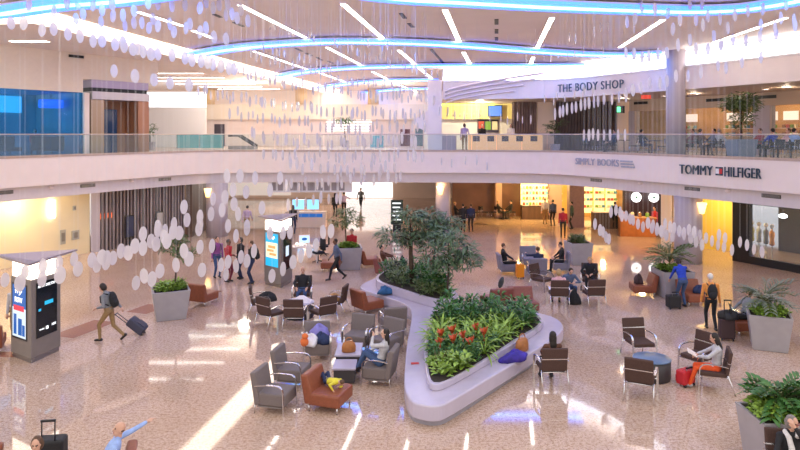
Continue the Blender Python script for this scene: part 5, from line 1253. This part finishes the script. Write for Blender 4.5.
# black shop interior: lit mannequins on a rail
for i, (px, m) in enumerate(((752, yellow_c), (759, pale_c), (766, grey_c), (772, amber_c))):
    p = Vector(((px - 400) / FL * (31.6 - i * .45), 31.6 - i * .45, 0))
    t = thing('mannequin', ('mannequin in yellow in the dark shop window', 'mannequin in pale grey in the dark shop window', 'mannequin in mid grey in the dark shop window', 'mannequin in amber deep in the dark shop window')[i], 'mannequin', p, 1.2)
    MB().lathe([(.2, 0), (.2, .03), (.02, .05), (.02, .85)], n=16).build('stand', steel, t); b = MB(); b.lathe([(.14, .82), (.17, .9), (.13, 1.1), (.18, 1.32), (.15, 1.45), (.05, 1.5), (.045, 1.58)], n=18)
    for v in b.v: v.y *= .65
    b.build('torso', m, t); MB().ell((0, 0, 1.69), (.075, .09, .11)).build('head', white, t)
t = thing('shop_lamp', 'glowing white lamp inside the dark shop on the right', 'lamp', ((783 - 400) / FL * 29.2, 29.2, 6 - 82 / FL * 29.2)); MB().ell((0, 0, 0), (.18, .18, .10)).build('bulb', whitelamp, t); MB().tube([(0, 0, .1), (0, 0, 3.1 - t.location.z)], .015).build('cable', black, t)
# orange lit sign and dark frames in the ribbed shopfront
p = Vector(((106 - 400) / FL * 33.6, 33.6, 0)); rzR = math.atan2(4.7, 2.75)
t = thing('shopfront_sign', 'red orange lit sign box on the ribbed dark shopfront', 'sign', (p.x - .05, p.y + .0, 6 - 82 / FL * 33.6), rzR)
MB().box((0, 0, 0), (1.0, .14, .55)).build('box', mat('sign_box', (.25, .05, .02), .4), t); MB().box((.22, -.09, .02), (.26, .03, .26)).build('lit_emblem', mat('sign_glow', (1, .25, .05), .4, emit=(1, .16, .02), es=3), t); MB().box((-.2, -.09, .02), (.3, .03, .3)).build('lit_band', mat('sign_glow2', (.8, .2, .05), .4, emit=(1, .16, .02), es=.8), t)
for px, w, lab in ((126, .55, 'black framed poster stand before the ribbed shopfront'), (156, .5, 'grey notice panel with dark frame on the ribbed shopfront')):
    Y = 34.6 + (px - 126) * .055; p = Vector(((px - 400) / FL * Y, Y, 0)); t = thing('poster_stand', lab, 'stand', (p.x + .25, p.y - .15, 0), rzR)
    MB().box((0, 0, 1.1), (w, .05, 1.2)).build('frame', black, t); MB().box((0, -.035, 1.1), (w - .12, .02, 1.05)).build('poster', mat('poster_%d' % px, (.03, .04, .09) if px < 140 else (.45, .42, .38), .4), t); MB().box((0, 0, .25), (.05, .05, .5)).build('post', black, t); MB().box((0, 0, .012), (.4, .3, .024)).build('foot', black, t)
# ================================================================ UPPER LEVEL
def at_y(px, Y, z): return Vector(((px - 400) / FL * Y, Y, z))
# bar
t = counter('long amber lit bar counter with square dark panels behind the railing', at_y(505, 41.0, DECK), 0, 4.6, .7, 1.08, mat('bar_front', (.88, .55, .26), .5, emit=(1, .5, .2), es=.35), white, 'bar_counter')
for k in range(5): MB().box((-1.75 + .9 * k - .1, -.365, .78), (.42, .03, .34)).build('dark_panel', darkwood, t)
counter('pale grey counter block at the left end of the bar', at_y(448.5, 41, DECK), 0, .95, .7, 1.0, lav, white)
t = thing('wall_screen', 'black wall screen with a bright blue picture above the bar', 'screen', at_y(495, 45.2, 7.6)); MB().box((0, 0, 0), (1.0, .08, .8)).build('frame', black, t); MB().box((0, -.05, 0), (.9, .02, .7)).build('screen', scr('tv_blue', (.10, .22, .65), 1.0), t)
t = thing('menu_sign', 'dark menu panel with photos on the white wall behind the bar', 'sign', at_y(488, 46.0, 6.55)); MB().box((0, 0, 0), (1.5, .06, .9)).build('board', mat('menu_dark', (.06, .05, .09), .4), t)
for k in range(3): MB().box((-.48 + .48 * k, -.04, .05), (.38, .02, .6)).build('photo', foods[k], t)
tag(MB().ribbon([(2.6, 45.54), (6.6, 45.54)], -.04, 0, 8.0, 8.1).build('light_rail', mat('lime_led', (.6, .9, .1), .4, emit=(.75, 1, .12), es=2.2)), 'thin lime green light line under the ceiling above the bar', 'light')
for i, px in enumerate((447, 453, 460, 467, 474, 481)):
    t = thing('pendant_lamp', 'thin hanging pendant lamp above the bar', 'lamp', at_y(px, 41.2, 8.1), 0, 'pendant lamps above the bar'); MB().tube([(0, 0, 0), (0, 0, -.75)], .008, 5).build('cord', black, t); MB().lathe([(.02, -.75), (.05, -1.0)], n=12).build('lamp_shade', mat('pendant_shade', (.5, .45, .4), .4), t)
def stand_up(label, px, Y, dx, dy, tp, lg, hair, style='short', **k): return person(label, at_y(px, Y, DECK), dx, dy, 'stand', tp, lg, None, hair, style, **k)
stand_up('customer in lilac grey leaning at the bar counter, back turned', 464.5, 40.25, .1, 1, lilac_c, khaki, 'brown', 'bob', P_=dict(lean=.12, hr=(.2, .35, 1.05)))
stand_up('bartender in black behind the bar near the menu panel', 482, 43.2, 0, -1, black_c, black_c, 'dark')
stand_up('dark haired person at the right end behind the bar', 511, 41.9, -.5, -1, white_c, black_c, 'dark', 'long')
# small tree by the beige wall, palms far back, tree in big pot on the right terrace
def deck_tree(label, base, H, cr, n, L, w, m, pot_w, pm_):
    t = pot((base.x, base.y, base.z), .1, pot_w * .8, pot_w, pot_w * .85, 'planter pot of the ' + label)
    if pm_: 
        for c in t.children:
            if not c.name.startswith('soil'): c.data.materials.clear(); c.data.materials.append(pm_)
    return tree('potted_tree', label, (base.x, base.y, base.z + pot_w * .85 + .011), H, .05, cr, n, L, w, m)
deck_tree('slim tree with sparse crown before the beige wall on the mezzanine', at_y(555, 39.9, DECK), 1.3, [(-.25, 0, 1.0, .45, .25), (.2, 0, 1.3, .5, .25), (0, 0, .7, .4, .2)], 60, .32, .06, leafC, .5, lav)
tp_ = hit(offset(FP, .95), 741)
deck_tree('bushy tree in a blue grey pot on the right hand terrace', Vector((tp_.x, tp_.y, DECK)), 2.2, [(0, 0, 1.75, .6, .3), (.3, 0, 1.45, .5, .35), (-.3, 0, 1.5, .5, .35), (.05, 0, .9, .45, .5)], 330, .28, .05, leafC, .95, mat('pot_blue_grey', (.22, .26, .36), .4))
deck_tree('small palm far back near the striped window on the upper concourse', at_y(345, 54, DECK), 1.7, [(0, 0, 1.6, .7, .22)], 130, .6, .07, leafB, .6, None)
deck_tree('dark leaved plant beside the lift on the upper concourse', at_y(150, 44, DECK), 1.0, [(0, 0, .8, .5, .5)], 90, .35, .08, leafB, .6, None)
# doors, shelves and openings on the far back wall
for px, w, h, m, lab in ((219.5, .9, 1.95, 'dark', 'dark doorway in the far pale back wall left of centre'), (405, .85, 1.5, 'maroon', 'dark maroon doorway pair in the far peach back wall'), (419, .7, 1.55, 'teal', 'grey teal door in the far peach back wall')):
    v = at_y(px, 57.8, DECK); o = MB().box((0, 0, h / 2), (w, .06, h)).build('door_1', mat('door_' + m, {'dark': (.06, .05, .07), 'maroon': (.12, .04, .05), 'teal': (.14, .22, .25)}[m], .5)); o.location = v; tag(o, kind='structure')
wv = at_y(349, 57.75, 0); wf = tag(MB().box((wv.x, wv.y, 6.95), (3.9, .05, 1.35)).build('window_8', mat('slatted_daylight', (1, .95, .9), .4, emit=(1, .93, .88), es=1.5)), kind='structure'); m_ = MB()
for k in range(5): m_.box((wv.x, wv.y - .05, 6.4 + .27 * k), (3.9, .04, .09))
m_.build('window_slats', mat('slat_beige', (.55, .45, .4), .5), wf)
tg = thing('teal_screen', 'teal glass balustrade over the stairwell on the far concourse', 'glass screen', at_y(200, 47, DECK)); MB().box((0, 0, .55), (3.4, .04, 1.0)).build('glass', tealglass, tg)
for s in (-1.65, 0, 1.65): MB().box((s, 0, .54), (.05, .06, 1.08)).build('post', chrome, tg)
t = thing('escalator', 'dark escalator head with black handrails on the far concourse', 'escalator', at_y(243, 45, DECK)); 
for s in (-.5, .5): MB().tube([(-.9, s, .95), (-.2, s, .95), (.9, s, .25)], .07, 8).build('handrail', black, t); MB().prism([(0, 0)] * 0 + [(-.9, s - .03), (.9, s - .03), (.9, s + .03), (-.9, s + .03)], 0.02, .25).build('side', steel, t)
MB().box((0, 0, .1), (1.7, .9, .16)).build('steps', steel, t)
tg = thing('teal_sign', 'pale teal glass box sign on the far right of the upper concourse', 'glass screen', at_y(377, 50, DECK)); MB().box((0, 0, .5), (1.0, .3, .9)).build('glass', tealglass, tg); MB().box((0, 0, .03), (1.0, .32, .06)).build('base', chrome, tg)
# blue lounge: seats, lamps, people behind the glass
for i, (px, Y, lab) in enumerate(((10, 30.6, 'dark lounge chair behind the blue glass, furthest left'), (40, 32.2, 'dark lounge chair behind the blue glass, below the seated person'), (52, 31.7, 'dark lounge chair behind the blue glass, right of the seated person'))):
    t = thing('lounge_chair', lab, 'chair', at_y(px, Y, DECK), .6 * i); MB().box((0, 0, .35), (.8, .7, .2)).build('seat', blackcloth, t, bevel=.04); MB().box((0, -.33, .62), (.8, .14, .7)).build('backrest', blackcloth, t, bevel=.04); MB().lathe([(.3, 0), (.3, .03), (.05, .05), (.05, .27)], n=16).build('pedestal', steel, t)
person('seated person in red behind the blue lounge glass', at_y(35, 32.3, DECK), .5, -1, 'sit', red_c, navy_c, None, 'brown', 'short')
t = thing('blue_pendant', 'wide deep blue drum pendant in the blue lounge', 'lamp', at_y(51, 32.6, 8.06)); MB().tube([(0, 0, 0), (0, 0, -.35)], .012, 5).build('cord', black, t); MB().lathe([(.55, -.75), (.55, -.35), (.05, -.33)], n=28).build('lamp_shade', mat('shade_blue', (.02, .1, .6), .5, emit=(.02, .16, .9), es=1.6), t)
o = MB().ribbon([hit(BK, -12), hit(BK, 21)], -.08, -.02, 7.1, 7.95).build('lit_panel', mat('cyan_panel', (.1, .5, .7), .4, emit=(.05, .55, .85), es=1.3)); tag(o, 'glowing cyan wall panel inside the blue lounge', 'light')
# right terrace: tables, chairs, seated people
def cafe_table(p, label):
    t = thing('cafe_table', label, 'table', p, 0, 'cafe tables on the right terrace'); MB().lathe([(.36, .71), (.37, .72), (.37, .74), (.35, .75)], n=28).build('tabletop', black, t); MB().lathe([(.22, 0), (.22, .02), (.03, .05), (.03, .71)], n=16).build('pedestal', steel, t)
tr_ = offset(FP, 1.9)
lab_c = 'black cafe chair with thin chrome legs on the right terrace behind the railing'
people_up = [(612, 'person in navy', navy_c, 'dark'), (644, 'person in black', black_c, 'dark'), (690, 'person in maroon', maroon_c, 'brown'), (703, 'person in brown', brown_c, 'dark'), (711, 'person in slate blue', slate_c, 'dark'), (722, 'grey haired person in pale grey', pale_c, 'grey'), (757, 'person in red', red_c, 'brown'), (770, 'person in bright blue', blue_c, 'dark'), (785, 'person in pink', pink_c, 'brown'), (797, 'person in sky blue', sky_c, 'dark')]
for i, (px, lab, m, hr) in enumerate(people_up):
    p = hit(tr_, px); p = Vector((p.x, p.y, DECK)); dx, dy = ((1, .3) if i % 2 else (-1, -.1)) if px != 770 else (-.2, 1)
    cafe_chair(p, dx, dy, lab_c + '')
    person(lab + ' seated at a cafe table on the right terrace', p, dx, dy, 'sit', m, black_c, None, hr, 'short')
for px in (624, 656, 696.5, 716.5, 764, 791):
    p = hit(offset(FP, 1.75 if px > 640 else 2.4), px); cafe_table(Vector((p.x, p.y, DECK)), 'round black cafe table on the right terrace behind the railing')
for px, dx, dy in ((588, 1, .2), (600, -1, 0), (633, -1, .3), (664, -.5, 1), (778, .2, 1), (792, -.6, 1)):
    p = hit(offset(FP, 1.0 if px > 770 else 1.3), px)
    if p: cafe_chair(Vector((p.x, p.y, DECK)), dx, dy, lab_c)
# goods inside the lit right shops
lit = mat('poster_lit', (.9, .75, .65), .5, emit=(1, .8, .65), es=.8); k_ = 0
for s in (1.2, 4.2, 5.4, 6.6, 7.8, 10.3, 11.6, 12.7, 15, 16.5, 18, 19.2):
    v = SP(s, 4.2); t = thing('wall_display', 'lit picture panel over goods on the warm back wall of the upper right shops', 'display', (v.x, v.y, DECK), math.atan2(d_.y, d_.x), 'lit displays in the upper right shops')
    MB().box((0, 0, 2.1), (.85, .06, .5)).build('lit_panel', lit, t); 
    for z in (.5, .95, 1.4): MB().box((0, -.1, z), (.95, .35, .03)).build('shelf', white, t)
    for z in (.5, .95, 1.4):
        for j in range(4): MB().box((-.34 + .23 * j, -.1, z + .11), (.12, .16, .19)).build('goods', foods[(k_ + j) % 5], t)
    k_ += 1
for s in (2.0, 4.8, 7.0, 10.8, 14.5, 17.5):
    v = SP(s, -2.2); t = thing('downlight', 'small round downlight in the soffit before the upper right shops', 'ceiling light', (v.x, v.y, 8.12), 0, 'soffit downlights before the right shops'); MB().lathe([(.14, -.012), (.14, 0)], n=18).build('lens', whitelamp, t); MB().tube([(.16 * math.cos(a), .16 * math.sin(a), -.01) for a in [2 * PI * i / 16 for i in range(16)]], .016, 6, closed=True).build('ring', white, t)
for px, y_ in ((641, 103), (715, 100), (766, 97)):
    p = hit([SP(0), SP(30)], px); z = 6 + (134 - y_) / FL * p.y; o = MB().box((0, 0, 0), (1.1, .04, .16)).build('lintel_vent', black); o.location = (p.x - .03, p.y - .03, z); o.rotation_euler = (0, 0, math.atan2(d_.y, d_.x)); tag(o, 'dark slot vent in the lintel above the upper right shops', 'vent', 'vents above the upper right shops')
# ================================================================ HANGING SCULPTURE
discm = bpy.data.materials.new('frosted_disc'); discm.use_nodes = True; nt = discm.node_tree; nt.nodes.clear()
o_ = nt.nodes.new('ShaderNodeOutputMaterial'); df = nt.nodes.new('ShaderNodeBsdfDiffuse'); tl = nt.nodes.new('ShaderNodeBsdfTranslucent'); gl = nt.nodes.new('ShaderNodeBsdfGlossy'); ts = nt.nodes.new('ShaderNodeBsdfTransparent')
df.inputs[0].default_value = tl.inputs[0].default_value = (.86, .82, .85, 1); gl.inputs['Roughness'].default_value = .2
a1_, a2_, a3_ = (nt.nodes.new('ShaderNodeMixShader') for _ in range(3)); a1_.inputs[0].default_value = .45; a2_.inputs[0].default_value = .10; a3_.inputs[0].default_value = .25
nt.links.new(df.outputs[0], a1_.inputs[1]); nt.links.new(tl.outputs[0], a1_.inputs[2]); nt.links.new(a1_.outputs[0], a2_.inputs[1]); nt.links.new(gl.outputs[0], a2_.inputs[2]); nt.links.new(a2_.outputs[0], a3_.inputs[1]); nt.links.new(ts.outputs[0], a3_.inputs[2]); nt.links.new(a3_.outputs[0], o_.inputs[0])
cordm = mat('nylon_cord', (.8, .8, .82), .5)
def disc_mb():
    m = MB(); n = 28; m.lathe([(.168, -.003), (.18, -.002), (.18, .002), (.168, .003)], n=n, smooth=False)
    for v in m.v: v.x, v.y, v.z = v.x * .72, v.z, v.y
    return m
DM = disc_mb().mesh('hanging_disc', discm); CM = MB().tube([(0, 0, 0), (0, 0, 1)], .0022, 4).mesh('cord', cordm)
lst = []   # x, y, apparent height, width ratio, band
def disc_list(txt, h, r, band):
    for w in txt.split():
        a = w.split(','); lst.append((float(a[0]), float(a[1]), h * (float(a[2]) if len(a) > 2 else 1), r, band))
disc_list('5,280 25,272 20,283,1.2 43,266 42,279 59,263 60,275,1.15 74,259 78,269 92,260 97,265 102,257 107,258 106,263 113,258 121,251 128,253 135,246 143,234 143,248 151,241 156,244 158,230 164,237 167,241 176,265 160,271 144,276 152,279 136,283 173,232 179,233 184,251 189,259 199,229 200,247 202,270', 15, .62, 'low_left')
disc_list('184,207 187,220 174,224 158,227 165,231 200,217 200,223 211,214 213,199 222,210 225,197 246,192 247,226 227,176 240,176 233,190 234,204 212,246 221,265 228,262 226,274 241,257 247,261 254,251 236,266 247,229 270,233 283,233 301,256 309,251 283,269 272,276 293,262 290,232 316,245 323,232 331,231 236,236 228,226 238,214 262,208 270,190 255,178 280,178', 14, .52, 'low_mid')
disc_list('11,23 23.6,23 42,30 53.6,29 68,34 80,36 93,41 102,41 115,44 124,46 123,42 133,49 138,49 143,51 151,54 158,54 172,55 185,58 192,60 201,61 208,62 213,64 221,66 229,68 234,69 114,71 135,76 154,80 170,83 189,85', 13.5, .62, 'up_left')
disc_list('54,11 76,19 83,14 102,10 101,22 113,16 123,15 125,26 29,5 67,3 93,5 112,4 78,3 134,11 123,16 134,23 142,23 149,28 153,19 158,26 170,24 174,32 186,28 190,24 200,32 206,28 214,37 226,39 237,18 226,15 219,5 228,4 213,8 200,8 185,5 172,6 158,4 148,3 206,2 241,10 248,21 232,14', 12.5, .5, 'up_left_inner')
disc_list('740,242 747,245 754,249 762,252 732,250 724,247 725,238 718,245 719,235 712,241 706,238 700,235 702,245 696,242 690,238 694,232 684,233 679,231 672,237 666,235 661,231 657,230 652,228 595,224 600,230 603,232 606,237 609,239 611,212 616,210 620,212 622,216 626,216 630,219 633,220 638,224 643,227 648,223 653,225 657,228 662,232 665,224 670,227 674,228 680,232 684,235 689,230 695,232 667,235 673,236 691,238 696,241', 11.5, .38, 'low_right')
disc_list('626,53 634,54 642,57 649,56 658,54 667,53 721,45 733,40 746,41 760,37 776,34 795,25 696,49 708,49 690,40 718,65 726,68 742,62 761,57 701,72 688,76 676,76 667,81 660,83 650,83 641,88 633,90 626,94 642,7 635,19 627,22 655,9 668,13 680,20 673,29 678,45 690,4 696,20 703,25 702,4 708,16 714,36 720,19 728,28 735,15 748,11 763,9 761,25 775,27 781,18 794,20 786,4', 12.5, .34, 'up_right')
disc_list('555,114 560,112 563,111 567,109 572,108 576,107 581,105 585,104 589,103 594,102 598,101 604,99 612,99 619,97 626,97 584,135 589,135 593,134 598,135 604,135 610,135 618,135 625,135', 12, .24, 'mid_right')
bands = {'low_left': ('white oval disc in the lowest left strand drooping before the near kiosk and cream wall', 'discs of the lowest left strand'), 'low_mid': ('white oval disc in the falling strand before the farther kiosk and standing group', 'discs of the strand before the farther kiosk'),
         'up_left': ('white oval disc in the row under the bright cove at the upper left', 'discs of the upper left row'), 'up_left_inner': ('white oval disc high over the left near the blue trough, above the cove row', 'discs high on the upper left'),
         'low_right': ('narrow white disc in the low strand before the yellow wall and dark shop', 'discs of the low right strand'), 'up_right': ('narrow white disc hanging high before the upper right clerestory', 'discs of the upper right rows'), 'mid_right': ('edge on white disc before the dark slat shop on the mezzanine', 'discs before the dark slat shop')}
def place_disc(px, py, h, r, band):
    Y = .36 * FL / h; X = (px - 400) / FL * Y; z = 6 + (HY - py) / FL * Y
    los = math.atan2(X, Y); yaw = math.acos(min(1, r * .88 / .72)) * (1 if R.random() < .8 else -1)
    return Vector((X, Y, z)), -los + yaw
for px, py, h, r, band in lst:
    h2 = h * R.uniform(.95, 1.05); r2 = max(.15, r * R.uniform(.85, 1.12))
    p, yaw = place_disc(px, py, h2, r2, band)
    o = bpy.data.objects.new('hanging_disc', DM); C.objects.link(o); o.location = p; o.rotation_euler = (0, 0, yaw); tag(o, bands[band][0], 'hanging disc', bands[band][1])
    c = bpy.data.objects.new('cord', CM); C.objects.link(c); c.parent = o; c.location = (0, 0, .18); c.scale = (1, 1, max(.05, 9.99 - p.z - .18))
# the rest of the sculpture: several hundred small distant discs
far = []
def run(pts, step, h, r, jx=2.6, jy=3.2):
    step *= .8; r *= .8
    for (x0, y0), (x1, y1) in zip(pts, pts[1:]):
        n = max(1, int(math.hypot(x1 - x0, y1 - y0) / step))
        for k in range(n): t = k / n; far.append((x0 + (x1 - x0) * t + R.uniform(-jx, jx), y0 + (y1 - y0) * t + R.uniform(-jy, jy), h * R.uniform(.8, 1.1), r))
run([(234, 71), (290, 83), (340, 92), (400, 97), (440, 100)], 5, 10, .3)
run([(250, 55), (300, 68), (345, 79), (400, 88), (432, 94)], 5.5, 9.5, .28)
run([(250, 20), (290, 27), (330, 40), (370, 55), (410, 66), (440, 74)], 5.5, 9, .26)
run([(262, 50), (300, 60), (340, 68)], 6, 9, .28)
run([(200, 89), (240, 99), (290, 105), (345, 112), (430, 117)], 5.5, 11, .3)
run([(230, 112), (270, 120), (330, 126), (400, 128), (428, 130)], 6.5, 11, .3)
run([(250, 135), (300, 141), (350, 143), (420, 140)], 6.5, 11.5, .32)
run([(265, 152), (310, 155), (370, 157), (430, 155)], 7.5, 12, .32)
run([(290, 165), (340, 170), (400, 168)], 8, 12, .34)
run([(286, 186), (330, 182), (380, 178), (410, 172)], 8, 12, .34)
run([(290, 205), (320, 199), (350, 194)], 8.5, 12, .36)
run([(440, 112), (490, 118), (540, 120)], 9, 9, .2); run([(330, 30), (375, 45), (420, 58)], 7, 8.5, .24)
run([(605, 48), (560, 55), (520, 60)], 9, 9, .2); run([(560, 42), (600, 28), (640, 30)], 9, 10, .24); run([(440, 160), (500, 165)], 14, 10, .24); run([(545, 100), (600, 90)], 8, 9, .22)
m_ = MB(); base = disc_mb()
for px, py, h, r in far:
    p, yaw = place_disc(px, py, h, r, '')
    Mx = Matrix.Translation(p) @ Matrix.Rotation(yaw, 4, 'Z'); m_.add([Mx @ v for v in base.v], base.f, 0)
    m_.tube([p + Vector((0, 0, .18)), (p.x, p.y, 9.99)], .0022, 3, 1)
tag(m_.build('hanging_discs', [discm, cordm], fix=False), 'hundreds of small white discs of the sculpture hanging over the far half of the hall', 'hanging discs', None, 'stuff')
# ================================================================ LIGHT AND CAMERA
def area(name, loc, size, sy, e, col, rot=(0, 0, 0)):
    l = bpy.data.lights.new(name, 'AREA'); l.shape = 'RECTANGLE'; l.size = size; l.size_y = sy; l.energy = e; l.color = col
    o = bpy.data.objects.new(name, l); C.objects.link(o); o.location = loc; o.rotation_euler = rot; return o
def point(name, loc, e, col, r=.15):
    l = bpy.data.lights.new(name, 'POINT'); l.energy = e; l.color = col; l.shadow_soft_size = r; o = bpy.data.objects.new(name, l); C.objects.link(o); o.location = loc; return o
for i, (px, col, e) in enumerate(((437, (1, .7, .35), 60), (217, (1, .7, .35), 60))): p = at_y(px, 37.9 if px == 217 else 39.0, 2.9); point('column_glow', p, e, col)
point('lamp_food', (dp.x, dp.y - 1.4, 2.8), 260, (1, .75, .3)); point('lamp_food_hall', (8, 44, 2.9), 200, (1, .62, .14)); point('lamp_amber_shop', (13.9, 44.5, 2.9), 300, (1, .7, .28)); point('lamp_yellow', (16.2, 31.9, 2.9), 190, (1, .75, .3)); point('lamp_yellow_low', (13.6, 36.5, 2.9), 200, (1, .72, .3))
point('lamp_cream', (-16.6, 28.9, 2.9), 110, (1, .86, .6)); point('lamp_concourse', (-8, 52, 2.8), 350, (1, .9, .8), .4); point('lamp_concourse_mid', (-4, 44, 2.9), 220, (1, .86, .72), .4); point('lamp_dark_shop', (19.4, 28.5, 2.6), 60, (1, .8, .5))
point('lamp_lounge', (BK[1].x + 1.6, BK[1].y - 2.2, 7.6), 300, (.6, .9, 1)); point('lamp_bar', (5.4, 43.5, 7.9), 300, (1, .9, .6)); point('lamp_far', (-12, 50, 8.6), 450, (1, .85, .68), .4); point('lamp_far_mid', (-1, 51, 8.6), 400, (1, .82, .6), .4)
for s in (3, 8, 13, 18): v = SP(s, 2.4); point('lamp_shop', (v.x, v.y, 7.6), 90, (1, .66, .30))
for s in (2, 7, 12): v = SP(s, -2.5); point('lamp_terrace', (v.x, v.y, 7.9), 25, (1, .8, .6))
w = bpy.data.worlds.new('daylight'); bpy.context.scene.world = w; w.use_nodes = True; bg = w.node_tree.nodes['Background']; bg.inputs[0].default_value = (1.0, .935, .90, 1); bg.inputs[1].default_value = 1.15
cam = bpy.data.cameras.new('camera'); co = bpy.data.objects.new('camera', cam); C.objects.link(co); co.location = (0, 0, CZ); co.rotation_euler = (PI / 2, 0, 0)
cam.sensor_width = 36; cam.lens = 36 * FL / 800; cam.shift_y = -(225 - HY) / 800; cam.clip_end = 300; cam.clip_start = .05
sc = bpy.context.scene; sc.camera = co
sc.view_settings.view_transform = 'Standard'; sc.view_settings.look = 'None'; sc.view_settings.gamma = 1; sc.view_settings.exposure = 0.3; sc.view_settings.use_curve_mapping = False
sc.cycles.use_denoising = True; sc.cycles.max_bounces = 8; sc.cycles.transparent_max_bounces = 24; sc.cycles.sample_clamp_indirect = 6
